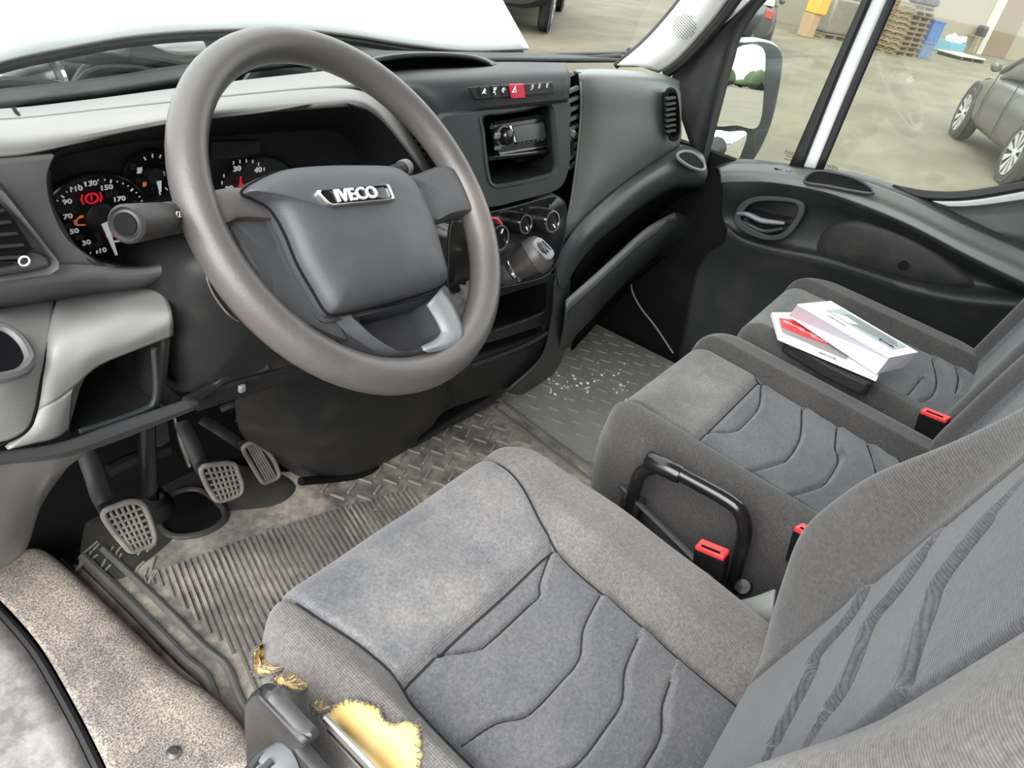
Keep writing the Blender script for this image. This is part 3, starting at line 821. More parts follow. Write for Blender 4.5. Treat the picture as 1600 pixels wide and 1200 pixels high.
darkcar = flat('dark car paint', (.022, .025, .027), .25)
p0 = gpt(1560, 286); p1 = gpt(1482, 209)
hh = (p1 - p0).normalized()
ll = Vector((-hh.y, hh.x, 0))
kk = (p1 - p0).length / 2.65 * .92
car('hatchback', 'grey hatchback car with alloy wheels parked in the yard', p0 - ll * .88 * kk, hh, greycar, kk)
q = gpt(1202, 76)
car('car', 'dark grey car parked beyond the wing mirror', q - Vector((1.0, -.6, 0)), (.93, .35, 0), darkcar, .9, 1.1, winmat=flat('pale reflecting car window', (.30, .31, .28), .2))  # sky reflection in these windows is put into their pale base colour
q = gpt(838, 52)
car('van', 'dark van parked at the top of the windscreen', q - Vector((.1, -1.2, 0)), (.87, .5, 0), darkcar, 1.45, 1.3, 'van')
# bright things behind the van, seen in the wing mirror

tr = MB()
rt = random.Random(5)
for k in range(150):
    c = Vector((rt.uniform(-10, 60), rt.uniform(-120, -95), GZ)); hh_ = rt.uniform(.9, 2.6); rr_ = rt.uniform(.5, 1.3)
    tr.lathe([(.0, hh_), (rr_ * .5, hh_ * .9), (rr_ * .9, hh_ * .6), (rr_, hh_ * .35), (rr_ * .6, hh_ * .12), (.3, .1), (.3, 0)], c, (0, 0, 1), 10)
tag(tr.build('tree_row', plastic('tree leaves', (.05, .075, .03), .9, .3, .4, (.03, .05, .02), scale=3), None), 'row of green trees far behind the van, reflected in the wing mirror', 'trees', kind='stuff')

# ================================================================== dashboard
db = thing('dashboard', 'dark grey van dashboard spanning the cab below the windscreen', 'dashboard', (0, .85, .5))
def dpatch(name, rows, mat, nu=40, nv=20, solid=.006, parent=None, **k):
    return MB().patch(rows, nu, nv).build(name, mat, parent or db, solid=solid, **k)
def band(name, px_outer, px_inner, yo, yi, mat, n=64, vec=(0, .01, 0), parent=None, **k):
    o = cr([at(a, b, y=yo if not callable(yo) else yo(a, b)) for a, b in px_outer], n, True)
    i = cr([at(a, b, y=yi if not callable(yi) else yi(a, b)) for a, b in px_inner], n, True)
    MB().ring(o, i, vec).build(name, mat, parent or db, **k)
    return o, i
def poly(name, px, y, mat, vec=(0, .006, 0), parent=None, **k):
    return MB().prism([at(a, b, y=y if not callable(y) else y(a, b)) for a, b in px], vec).build(name, mat, parent or db, **k)

# top pad over the instruments, curling into the hood lip and down its right end
dpatch('top_pad', [
    Y((-60, 176, .985), (30, 172, .985), (150, 158, .985), (277, 141, .985), (400, 126, .985), (533, 111, .985), (600, 103, .97)),
    Y((-60, 180, .92), (30, 177, .92), (150, 162, .92), (277, 145, .92), (400, 130, .92), (533, 115, .92), (600, 108, .91)),
    Y((-60, 192, .76), (30, 189, .76), (150, 176, .76), (270, 163, .76), (400, 149, .76), (530, 138, .76), (600, 135, .80)),
], M['dashlight'])
dpatch('hood_pad', [
    Y((-60, 194, .755), (30, 191, .755), (150, 178, .755), (270, 165, .755), (400, 151, .755), (520, 141, .76), (575, 149, .765), (612, 170, .77), (645, 214, .775), (672, 262, .78), (690, 310, .78)),
    Y((-60, 205, .70), (30, 202, .70), (150, 190, .70), (268, 175, .70), (400, 161, .70), (520, 150, .70), (572, 155, .71), (606, 176, .72), (639, 218, .72), (668, 265, .72), (686, 312, .72)),
    Y((-60, 222, .645), (30, 219, .645), (140, 206, .645), (266, 186, .645), (400, 171, .645), (520, 160, .65), (565, 163, .65), (598, 183, .655), (630, 222, .66), (662, 268, .665), (680, 314, .67)),
    Y((-60, 246, .635), (30, 243, .635), (130, 222, .638), (264, 192, .64), (400, 176, .64), (520, 164, .64), (560, 168, .645), (592, 187, .65), (625, 225, .655), (658, 271, .66), (676, 316, .665)),
], M['dashlight'], 60, 20)
MB().tube(Y((22, 170, .90), (27, 177, .85), (33, 187, .77), (40, 190, .757)), .0022, 6).build('pad_seam', M['shadow'], db)
# instrument recess
OP = [(72, 262), (69, 290), (76, 322), (91, 350), (108, 378), (128, 398), (156, 414), (190, 420), (238, 418), (276, 405), (300, 382), (345, 400), (450, 420), (560, 400), (640, 345), (668, 285), (655, 262), (625, 222), (592, 185), (560, 166), (520, 163), (400, 175), (264, 191), (200, 202), (140, 220), (98, 233), (80, 246)]
def yop(a, b): return .640 + .022 * min(1, max(0, (b - 200) / 220))
o = cr([at(a, b, y=yop(a, b)) for a, b in OP], 96, True)
cen = at(340, 290, y=.74)
bk = [at(*q, y=.745) for q in [(82, 264), (84, 288), (88, 322), (100, 350), (114, 376), (134, 394), (158, 404), (190, 408), (232, 408), (262, 398), (290, 378), (340, 392), (440, 410), (530, 392), (560, 345), (562, 290), (560, 262), (556, 240), (548, 224), (534, 212), (505, 204), (395, 210), (262, 218), (202, 224), (148, 234), (110, 242), (90, 250)]]
bk = cr(bk, 96, True)
MB().loops([o, [a.lerp(b, .5) for a, b in zip(o, bk)], bk], False, True).build('instrument_recess', M['dark'], db)
MB().tube([p + Vector((0, -.002, 0)) for p in o[:40]], .003, 8).build('recess_edge', M['dash'], db)
CF = .735
def ct(px, py): return at(px, py, y=CF)
cu = Vector((1, 0, 0)); cv = Vector((0, .0, 1))
cl = poly('instrument_cluster', [(70, 250), (70, 330), (100, 400), (200, 425), (330, 420), (560, 380), (575, 230), (400, 200), (200, 215)], .748, M['shadow'], (0, .008, 0), label='black instrument cluster with white numerals and lit warning lamps')
sp = ct(150, 336); spr = .045
def dial(c, r, name='dial'):
    return MB().lathe([(r, .0), (r, .006), (r * .97, .007), (r * .94, .003), (.0, .003)], c + Vector((0, .004, 0)), (0, -1, 0), 48, 1.24, (1, 0, 0)).build(name, M['gloss'], cl)
dial(sp, spr)
MB().lathe([(.016, 0), (.016, .010), (.013, .012), (0, .012)], sp, (0, -1, 0), 28).build('dial_hub', M['dark'], cl)
def onface(c, ang, r): return c + Vector((math.sin(ang) * r, -.006, math.cos(ang) * r))
def ang_px(c, px, py):
    p = ct(px, py); return math.atan2(p.x - c.x, p.z - c.z), math.hypot(p.x - c.x, p.z - c.z)
for s_, px, py in (('10', 155, 388), ('30', 130, 376), ('50', 111, 358), ('70', 101, 335), ('90', 100, 312), ('110', 113, 292), ('130', 136, 284), ('150', 161, 290), ('170', 181, 308)):
    a, r = ang_px(sp, px, py)
    q = onface(sp, a, r)
    text('dial_number', s_, .0072, q, cu, cv, M['backlit'], cl, sx=1.3, bold=.0001, lift=.0002)
m = MB()
a0_, r0_ = ang_px(sp, 171, 394)
for k in range(37):
    a = math.radians(-172 + k * 8.0)
    if a > math.radians(112): break
    rr0 = spr * .90; rr1 = spr * (.82 if k % 4 == 0 else .86)
    c0 = onface(sp, a, (rr0 + rr1) / 2); c0.x = sp.x + (c0.x - sp.x) * 1.24
    m.box(c0, (.0016 if k % 4 == 0 else .001, .0008, rr0 - rr1), Matrix.Rotation(a, 3, 'Y'))
m.build('dial_tick', M['backlit'], cl, kind='stuff')
def needle(c, px, py, w0, name='needle'):
    a, r = ang_px(c, px, py)
    d = Vector((math.sin(a), 0, math.cos(a))); n_ = Vector((d.z, 0, -d.x))
    b = c + Vector((0, -.013, 0))
    MB().prism([b + d * .004 + n_ * w0, b + d * r + n_ * w0 * .35, b + d * r - n_ * w0 * .35, b + d * .004 - n_ * w0], (0, -.0015, 0)).build(name, M['backlit'], cl, label='white needle')
needle(sp, 171, 391, .0034)
def lamp(px, py, shape, mat, s=.007):
    q = ct(px, py) + Vector((0, -.005, 0))
    m = MB()
    if shape == 'brake':
        m.ring([q + Vector((math.cos(2 * PI * k / 24) * s * 1.0, 0, math.sin(2 * PI * k / 24) * s * .8)) for k in range(24)], [q + Vector((math.cos(2 * PI * k / 24) * s * .7, 0, math.sin(2 * PI * k / 24) * s * .55)) for k in range(24)], (0, -.001, 0))
        for sg in (-1, 1): m.tube([q + Vector((sg * (s * 1.15), 0, s * .7)), q + Vector((sg * s * 1.4, 0, 0)), q + Vector((sg * s * 1.15, 0, -s * .7))], .0009, 6)
        m.box(q, (.0015, .0012, s * .7))
    elif shape == 'engine':
        m.tube([q + Vector((a * s, 0, b * s)) for a, b in ((-1, -.5), (.4, -.7), (1.1, -.4), (1.1, .3), (.5, .4), (.2, .7), (-.6, .7), (-1, .3))], .0009, 6, closed=True)
        m.box(q + Vector((-s * 1.3, 0, 0)), (.001, .001, s * .9)); m.box(q + Vector((0, 0, s * .95)), (s * .8, .001, .001))
    elif shape == 'belt':
        m.lathe([(.0, .001), (s * .3, .001), (s * .3, 0)], q + Vector((0, 0, s * .8)), (0, -1, 0), 12)
        m.prism([q + Vector((a * s, 0, b * s)) for a, b in ((-.5, .4), (.5, .4), (.7, -.5), (0, -.9), (-.7, -.5))], (0, -.001, 0))
        m.tube([q + Vector((-s * .8, -.001, .4 * s)), q + Vector((s * .9, -.001, -.9 * s))], .0008, 6)
    elif shape == 'fuel':
        m.box(q, (s * .8, .001, s * 1.1)); m.box(q + Vector((s * .65, 0, s * .1)), (.001, .001, s)); m.box(q + Vector((0, 0, -s * .7)), (s * 1.2, .001, .001))
    elif shape == 'temp':
        m.box(q + Vector((0, 0, s * .2)), (s * .3, .001, s * 1.4)); m.lathe([(.0, .001), (s * .4, .001), (s * .4, 0)], q - Vector((0, 0, s * .6)), (0, -1, 0), 12)
        m.box(q + Vector((0, 0, -s * .9)), (s * 1.6, .001, .001))
    m.build('warning_lamp', mat, cl)
lamp(139, 307, 'brake', M['redlamp'], .0075)
lamp(125, 343, 'engine', M['amberlamp'], .0062)
lamp(168, 361, 'belt', M['redlamp'], .0075)
text('dial_unit', 'km/h', .0048, ct(177, 373) + Vector((0, -.006, 0)), cu, cv, M['backlit'], cl)
fg = ct(236, 271); dial(fg, .026)
MB().lathe([(.009, 0), (.009, .010), (0, .011)], fg, (0, -1, 0), 20).build('dial_hub', M['dark'], cl)
needle(fg, 239, 293, .0026)
lamp(213, 263, 'fuel', M['backlit'], .0045); lamp(221, 285, 'fuel', M['amberlamp'], .0032)
text('dial_number', '1/2', .007, ct(246, 269) + Vector((0, -.006, 0)), cu, cv, M['backlit'], cl, sx=1.1)
m = MB()
for k in range(9):
    a = math.radians(-25 + k * 24)
    m.box(onface(fg, a, .0215), (.0013, .0008, .004), Matrix.Rotation(a, 3, 'Y'))
m.build('dial_tick', M['backlit'], cl)
rc = ct(405, 305); dial(rc, .050)
for s_, px, py in (('20', 353, 292), ('30', 365, 261), ('40', 398, 263)):
    text('dial_number', s_, .0088, ct(px, py) + Vector((0, -.006, 0)), cu, cv, M['backlit'], cl, sx=1.25, bold=.0002)
m = MB()
for px, py in ((360, 252), (370, 250), (380, 249), (390, 250), (399, 254), (408, 262), (345, 272), (342, 283)):
    m.box(ct(px, py) + Vector((0, -.006, 0)), (.0013, .0008, .004))
m.build('dial_tick', M['backlit'], cl)
lamp(372, 281, 'temp', M['redlamp'], .0065)
poly('display', [(330, 222), (330, 250), (408, 243), (406, 220)], .738, M['gloss'], parent=cl)

# left face, vent and light switch plate
dpatch('left_fascia', [
    Y((-60, 250, .637), (0, 246, .637), (50, 242, .637), (82, 240, .638)),
    Y((-60, 300, .640), (0, 296, .640), (45, 285, .64), (70, 276, .64)),
    Y((-60, 360, .648), (0, 352, .648), (55, 336, .648), (80, 328, .648)),
    Y((-60, 402, .654), (0, 396, .654), (70, 376, .654), (106, 374, .654)),
    Y((-60, 430, .660), (10, 424, .66), (90, 412, .66), (156, 412, .66)),
], M['dashleft'])
dpatch('lower_fascia', [
    Y((-60, 425, .660), (20, 424, .66), (92, 412, .66), (156, 413, .662), (190, 420, .662), (238, 418, .662), (276, 404, .662), (300, 382, .662)),
    Y((-60, 446, .655), (20, 442, .655), (95, 432, .655), (156, 428, .655), (190, 431, .655), (240, 428, .655), (278, 414, .655), (302, 390, .655)),
    Y((-60, 466, .675), (20, 460, .675), (95, 446, .675), (156, 440, .675), (190, 442, .675), (240, 438, .675), (278, 424, .675), (306, 396, .675)),
    Y((-60, 486, .72), (20, 480, .72), (95, 466, .72), (156, 458, .72), (190, 456, .72), (240, 452, .72), (282, 436, .72), (310, 402, .72)),
], M['dashleft'], 40, 16)
bz = [at(*q) for q in []]
vo = Y((-60, 240, .634), (0, 289, .636), (44, 345, .641), (90, 405, .648), (90, 418, .65), (75, 427, .65), (0, 438, .65), (-60, 446, .65))
vi = Y((-60, 262, .632), (0, 305, .634), (38, 352, .640), (80, 404, .647), (80, 412, .648), (70, 419, .648), (0, 430, .648), (-60, 438, .648))
vo = [q for a, b in zip(vo, vo[1:]) for q in (a, a.lerp(b, .5))] + [vo[-1]]; vi = [q for a, b in zip(vi, vi[1:]) for q in (a, a.lerp(b, .5))] + [vi[-1]]
MB().grid([vo, [a.lerp(b, .5) + Vector((0, -.006, 0)) for a, b in zip(vo, vi)], vi]).build('vent_bezel', M['dashleft'], db, solid=.003)
poly('vent_cavity', [(-60, 300), (0, 318), (20, 340), (50, 388), (40, 396), (-60, 404)], .634, M['shadow'], (0, -.001, 0))
for k in range(5):
    y0 = 322 + k * 18; xe = 8 + k * 10
    MB().prism(Y((-60, y0 + 12, .628), (xe, y0 + 5, .632), (xe + 3, y0 + 10, .632), (-60, y0 + 18, .628)), (0, .008, 0)).build('vent_slat', M['dash'], db, bevel=.001)
MB().patch([Y((-60, 410, .640), (0, 398, .640), (48, 394, .642), (72, 402, .645)), Y((-60, 436, .646), (0, 428, .646), (55, 420, .647), (76, 414, .648))], 12, 4).build('switch_plate', M['dashleft'], db, solid=.004)
MB().tube(Y((-40, 414, .635), (0, 411, .635), (26, 408, .637)), [.007, .007, .005], 10, flat=.6).build('rotary_switch', M['gloss'], db)
c = at(38, 408, y=.630)
MB().tube([c + Vector((math.cos(2 * PI * k / 16) * .0042, 0, math.sin(2 * PI * k / 16) * .0042)) for k in range(16)], .0009, 6, closed=True).build('switch_symbol', M['white'], db)

# knee panel with cup holder and cubby
dpatch('knee_panel', [
    Y((88, 470, .73), (100, 466, .725), (130, 462, .72), (165, 458, .715), (210, 452, .71), (250, 445, .71)),
    Y((84, 500, .665), (98, 492, .665), (130, 486, .665), (165, 478, .665), (210, 466, .665), (252, 455, .665)),
    Y((76, 540, .625), (92, 530, .62), (130, 515, .62), (165, 504, .62), (210, 491, .62), (266, 482, .62)),
    Y((66, 590, .61), (84, 578, .605), (118, 558, .605), (155, 540, .605), (205, 525, .605), (268, 498, .605)),
    Y((58, 640, .605), (76, 630, .60), (110, 605, .605), (150, 570, .61), (205, 546, .61), (268, 522, .61)),
], M['knee'], 40, 30)
dpatch('knee_panel_edge', [
    Y((58, 640, .605), (76, 630, .60), (96, 618, .602), (110, 605, .605)),
    Y((46, 670, .60), (66, 666, .597), (90, 656, .60), (106, 640, .607)),
    Y((10, 700, .60), (50, 690, .60), (84, 682, .603), (104, 668, .61)),
], M['knee'], 16, 12)
dpatch('cup_holder_panel', [
    Y((-60, 490, .73), (0, 478, .73), (40, 470, .73), (85, 466, .73)),
    Y((-60, 520, .66), (0, 512, .66), (40, 508, .662), (82, 500, .667)),
    Y((-60, 590, .60), (0, 585, .60), (40, 560, .61), (74, 540, .627)),
    Y((-60, 650, .595), (0, 640, .595), (36, 620, .60), (64, 590, .612)),
    Y((-60, 700, .60), (0, 692, .60), (30, 680, .60), (44, 668, .602)),
], M['knee'], 20, 24)
MB().tube(cr(Y((86, 466, .728), (83, 500, .664), (75, 541, .622), (65, 592, .607), (56, 640, .602), (44, 670, .598), (10, 690, .597), (-30, 694, .597)), 30), .0016, 6).build('panel_seam', M['shadow'], db)
hc = [(38, 560), (30, 540), (12, 523), (-10, 516), (-40, 520), (-60, 540), (-50, 570), (-20, 584), (10, 582), (30, 574)]
ho_ = cr([at(a, b, y=.598 + .001 * (590 - b) * .65) for a, b in hc], 40, True)
ho_ = [p + (CAM - p).normalized() * .022 for p in scale_loop(ho_, 1.2)]
MB().tube(ho_, .005, 8, closed=True).build('holder_rim', M['dashleft'], db)
MB().loops([ho_, scale_loop(ho_, .6)]).build('cup_holder', M['shadow'], db)
# cubby
ci = [(116, 640), (128, 600), (150, 573), (205, 550), (245, 530), (256, 528), (256, 560), (250, 625), (240, 638), (170, 660), (118, 676), (108, 670)]
cb = cr([at(a, b, y=.612) for a, b in ci], 60, True)
cbk = [p + Vector((.012, .12, -.005)) for p in scale_loop(cb, .9)]
MB().loops([cb, [a.lerp(b, .5) for a, b in zip(cb, cbk)], cbk]).build('cubby', M['dark'], db)
MB().tube(cr(Y((240, 545, .606), (244, 600, .606), (240, 628, .605), (225, 640, .605), (170, 660, .605), (125, 674, .605)), 30), .003, 8).build('cubby_lip', M['dash'], db)
poly('cubby_cheek', [(254, 525), (270, 518), (262, 600), (288, 622), (256, 640), (248, 632)], .612, M['dark'], (0, .05, 0), bevel=.003)
# steel rail under the knee panel
ra = Y((-60, 722, .60), (0, 708, .60), (90, 694, .595), (180, 662, .595), (300, 622, .59))
rb = Y((-60, 738, .61), (0, 722, .61), (92, 712, .603), (185, 684, .603), (304, 636, .598))
rail = MB().patch([ra, [a.lerp(b, .4) + Vector((0, -.010, .002)) for a, b in zip(ra, rb)], rb], 30, 8).build('support_rail', M['rail'], db, solid=.006)
MB().patch([Y((300, 618, .60), (360, 596, .60), (440, 575, .60), (490, 555, .60)), Y((306, 640, .61), (370, 620, .61), (450, 595, .61), (500, 580, .61))], 14, 4).build('support_rail', M['dark'], db, solid=.006)
MB().tube(cr(Y((290, 628, .59), (330, 606, .6), (350, 590, .6), (395, 578, .6), (420, 570, .59)), 20), .006, 8).build('rail_bracket', M['dark'], db)
MB().box(at(378, 607, y=.595), (.009, .006, .010)).build('clip', M['trimgrey'], db, bevel=.002)
# kick panel at the left end
dpatch('kick_panel', [
    Y((-60, 730, .61), (0, 718, .61), (60, 706, .60), (96, 704, .60), (150, 688, .605)),
    Y((-60, 790, .63), (0, 780, .63), (55, 745, .62), (90, 722, .61), (130, 706, .615)),
    Y((-60, 860, .67), (0, 850, .67), (45, 800, .66), (72, 757, .64), (108, 722, .64)),
    Y((-60, 900, .75), (0, 884, .74), (36, 858, .73), (60, 790, .74), (100, 730, .74)),
], M['dashleft'], 24, 20)
ends = [at(-60, b, y=c) for b, c in ((176, .985), (180, .92), (192, .76), (205, .70), (222, .645), (250, .637), (300, .64), (360, .648), (430, .66), (446, .655), (466, .675), (520, .66), (590, .60), (650, .595), (700, .60), (730, .61), (790, .63), (860, .67), (900, .75))]
MB().grid([ends, [Vector((-.955, p.y, p.z)) for p in ends]]).build('dash_end', M['dashleft'], db, solid=.004)
# steering column shroud
s0 = Y((268, 432, .63), (300, 396, .62), (380, 380, .60), (470, 400, .60), (520, 480, .60), (470, 560, .61), (380, 588, .62), (300, 612, .63), (272, 600, .635), (262, 520, .635))
s0 = cr(s0, 48, True)
col_ = thing('column_shroud', 'black plastic steering column shroud under the wheel', 'column cover', at(350, 600, y=.64))
MB().loops([scale_loop(s0, 1.0, Vector((.01, .12, -.04))), s0, scale_loop(s0, .93, Vector((0, -.016, .004))), scale_loop(s0, .75, Vector((0, -.03, .006)))]).build('shroud_body', M['dark'], col_)
MB().tube(cr([p for p in Y((322, 420, .595), (325, 440, .594), (340, 470, .592), (365, 498, .592), (382, 504, .592))], 16), .0012, 6).build('key_ring', M['chrome'], col_)

# ------------------------------------------------------------------ centre of the dashboard
dpatch('centre_top_pad', [
    Y((560, 112, .96), (640, 104, .97), (720, 101, .98), (800, 99, .98), (885, 100, .96)),
    Y((580, 118, .80), (645, 112, .79), (725, 109, .78), (800, 107, .77), (886, 108, .76)),
    Y((598, 132, .755), (660, 124, .72), (730, 119, .70), (800, 115, .695), (888, 113, .69)),
    Y((615, 152, .745), (675, 146, .695), (734, 140, .675), (800, 135, .67), (889, 130, .67)),
    Y((636, 186, .75), (690, 182, .68), (736, 174, .668), (800, 166, .664), (886, 157, .664)),
], M['fascia'], 40, 30)
MB().tube(cr(Y((640, 187, .742), (690, 183, .674), (736, 175, .662), (800, 167, .658), (886, 158, .658)), 24), .0018, 6).build('pad_seam', M['shadow'], db)
# document tray on top
dpatch('document_tray_lid', [
    Y((576, 101, .80), (590, 94, .79), (630, 88, .78), (680, 86, .78), (730, 89, .78), (756, 96, .79), (768, 105, .80)),
    Y((570, 98, .86), (590, 91, .86), (630, 86, .86), (680, 84, .86), (730, 87, .86), (760, 94, .86), (775, 103, .86)),
    Y((560, 100, .97), (590, 93, .97), (630, 90, .97), (680, 89, .97), (730, 92, .97), (765, 98, .97), (790, 104, .97)),
], M['dark'], 30, 12)
poly('document_tray', [(580, 102), (594, 95), (630, 90), (680, 88), (730, 91), (752, 97), (764, 104), (700, 108), (640, 112), (584, 116)], .83, M['shadow'], (0, .004, 0))
# switch strip
u_ = (at(860, 128, y=.67) - at(732, 136, y=.67)).normalized(); v_ = Vector((0, .25, 1))
sp0 = Y((729, 136, .668), (861, 127, .664), (863, 145, .661), (740, 155, .665))
MB().prism(sp0, (0, -.004, 0)).build('switch_strip', M['dark'], db, bevel=.0015)
hz = MB().prism([p + Vector((0, -.004, 0)) for p in Y((791, 130, .666), (812, 129, .665), (815, 151, .662), (795, 152, .663))], (0, -.004, 0)).build('hazard_button', M['hazard'], db, bevel=.001, label='red hazard warning button')
c = at(804, 141, y=.655)
tri = [c + Vector((math.sin(a) * .0065, 0, math.cos(a) * .0065)) for a in (0, 2 * PI / 3, -2 * PI / 3)]
MB().ring(tri, scale_loop(tri, .55), (0, -.001, 0)).build('hazard_symbol', M['white'], hz)
for k, (px, py) in enumerate(((757, 143), (773, 142), (787, 141), (832, 136), (843, 135), (855, 134))):
    c = at(px, py, y=.659)
    m = MB()
    if k == 0: m.tube([c + Vector((-.004, 0, -.003)), c + Vector((0, 0, .004)), c + Vector((.003, 0, .002)), c + Vector((-.001, 0, -.002)), c + Vector((.005, 0, -.003))], .0007, 6)
    elif k == 1:
        for q in range(3): m.box(c + Vector((-.002 + .002 * q, 0, .003 - .003 * (q % 2))), (.0012, .001, .004))
        m.tube([c + Vector((-.003, 0, -.002)), c + Vector((.003, 0, -.003)), c + Vector((.003, 0, -.006))], .0006, 6)
    elif k == 2: m.tube([c + Vector((math.cos(a) * .004, 0, math.sin(a) * .003)) for a in [q * PI / 5 for q in range(9)]], .0007, 6); m.box(c, (.001, .001, .004))
    else:
        for q in range(3 if k > 3 else 2): m.box(c + Vector((0, 0, .0028 - .0025 * q)), (.005, .001, .0012))
        if k == 3: m.tube([c + Vector((-.003, 0, -.004)), c + Vector((.003, 0, -.001))], .0006, 6)
    m.build('switch_symbol', M['white'], db)
for px in (747, 766, 781, 823, 838, 849):
    MB().prism(Y((px, 135 - (px - 747) * .07, .663), (px + 1.2, 135 - (px - 747) * .07, .663), (px + 4, 152 - (px - 747) * .07, .660), (px + 3, 152 - (px - 747) * .07, .660)), (0, -.0006, 0)).build('switch_gap', M['shadow'], db)
# radio surround
def yst(a, b): return .664 - .06 * max(0, min(1, (b - 150) / 190))
so = [(692, 184), (736, 176), (800, 168), (886, 159), (890, 200), (891, 245), (884, 280), (868, 298), (815, 313), (768, 324), (742, 318), (728, 300), (712, 250), (700, 212)]
si = [(753, 182), (780, 177), (820, 171), (861, 164), (868, 200), (872, 245), (872, 266), (862, 275), (820, 286), (782, 293), (770, 290), (764, 280), (758, 240), (755, 208)]
o, i = band('centre_fascia', so, si, yst, yst, M['fascia'], 84, (0, .012, 0), bevel=.003)
o2, i2 = band('slot_rim', si, [(a + (812 - a) * .05, b + (226 - b) * .05) for a, b in si], lambda a, b: yst(a, b) - .002, lambda a, b: yst(a, b) + .004, M['dash'], 84, (0, .006, 0))
back = [p + Vector((.01, .13, -.01)) for p in i]
MB().loops([i, [a.lerp(b, .5) for a, b in zip(i, back)], back]).build('slot_box', M['shadow'], db)
poly('slot_shelf', [(762, 246), (872, 232), (872, 238), (763, 253)], lambda a, b: .652, M['gloss'], (0, .10, 0), bevel=.002)
rd = thing('car_radio', 'black single-slot car radio with blank display in the centre dashboard', 'radio', at(815, 245, y=.68))
rp = lambda a, b, d=0: at(a, b, y=.676 - .012 * (b - 180) / 60 + d)
def rpoly(name, px, d, t, mat, par=None, **k):
    return MB().prism([rp(a, b, d) for a, b in px], (0, -t, 0)).build(name, mat, par or rd, **k)
rb_ = rpoly('radio_case', [(762, 194), (858, 178), (866, 225), (771, 240)], .055, .05, M['shadow'], bevel=.002)
rf = rpoly('front_panel', [(761, 190), (858, 173), (866, 226), (771, 241)], .004, .010, M['gloss'], bevel=.003)
rpoly('cd_slot', [(771, 190), (842, 179), (843, 184), (772, 195)], -.008, .002, M['shadow'], rf)
rpoly('display', [(799, 198), (848, 190), (852, 215), (806, 222)], -.006, .003, flat('radio display', (.05, .055, .05), .25), rf, bevel=.001)
rpoly('chrome_trim', [(793, 196), (797, 195), (806, 222), (801, 222)], -.006, .003, M['chrome'], rf, bevel=.001)
rpoly('chrome_trim', [(779, 239), (863, 225), (863, 227), (780, 241)], -.006, .002, M['chrome'], rf)
c = rp(785, 212, -.006)
kn = MB().lathe([(.0, .016), (.011, .015), (.013, .012), (.014, 0)], c, (0, -1, .15), 24).build('volume_knob', M['gloss'], rf)
MB().lathe([(.014, .003), (.016, .003), (.016, 0)], c, (0, -1, .15), 24).build('knob_ring', M['trimgrey'], rf)
MB().box(rp(777, 212, -.014), (.012, .006, .010)).build('source_button', M['trimgrey'], rf, bevel=.002)
rpoly('usb_port', [(856, 194), (861, 193), (863, 208), (858, 209)], -.006, .002, M['chrome'], rf)
rpoly('usb_port', [(857.2, 196), (860.3, 195), (862, 206), (859, 207)], -.0075, .002, M['shadow'], rf)
for k in range(6):
    MB().box(rp(811 + k * 7.4, 224 - k * 1.2, -.008), (.008, .004, .0035)).build('preset_button', M['dash'], rf, bevel=.001)
MB().box(rp(778, 231, -.008), (.014, .004, .006)).build('preset_button', M['trimgrey'], rf, bevel=.001)
MB().box(rp(769, 199, -.008), (.010, .004, .005)).build('preset_button', M['dash'], rf, bevel=.001)
# left flank with vent
dpatch('centre_flank', [
    Y((637, 186, .75), (665, 186, .715), (692, 184, .672)),
    Y((660, 220, .745), (685, 222, .70), (704, 224, .658)),
    Y((672, 262, .74), (700, 268, .69), (718, 270, .642)),
    Y((690, 320, .73), (712, 322, .68), (736, 316, .622)),
    Y((690, 400, .70), (706, 400, .66), (716, 400, .61)),
], M['dark'], 20, 24)
poly('vent_cavity', [(606, 178), (640, 188), (664, 225), (680, 272), (676, 290), (650, 262), (620, 215)], .76, M['shadow'], (0, .004, 0))
for k in range(8):
    f_ = k / 7
    x0 = 606 + 58 * f_; y0 = 186 + 74 * f_
    MB().prism(Y((x0, y0, .735), (x0 + 34 - 8 * f_, y0 + 2, .742), (x0 + 35 - 8 * f_, y0 + 7, .742), (x0 + 1, y0 + 5, .735)), (0, .012, 0)).build('vent_slat', M['dash'], db, bevel=.0008)
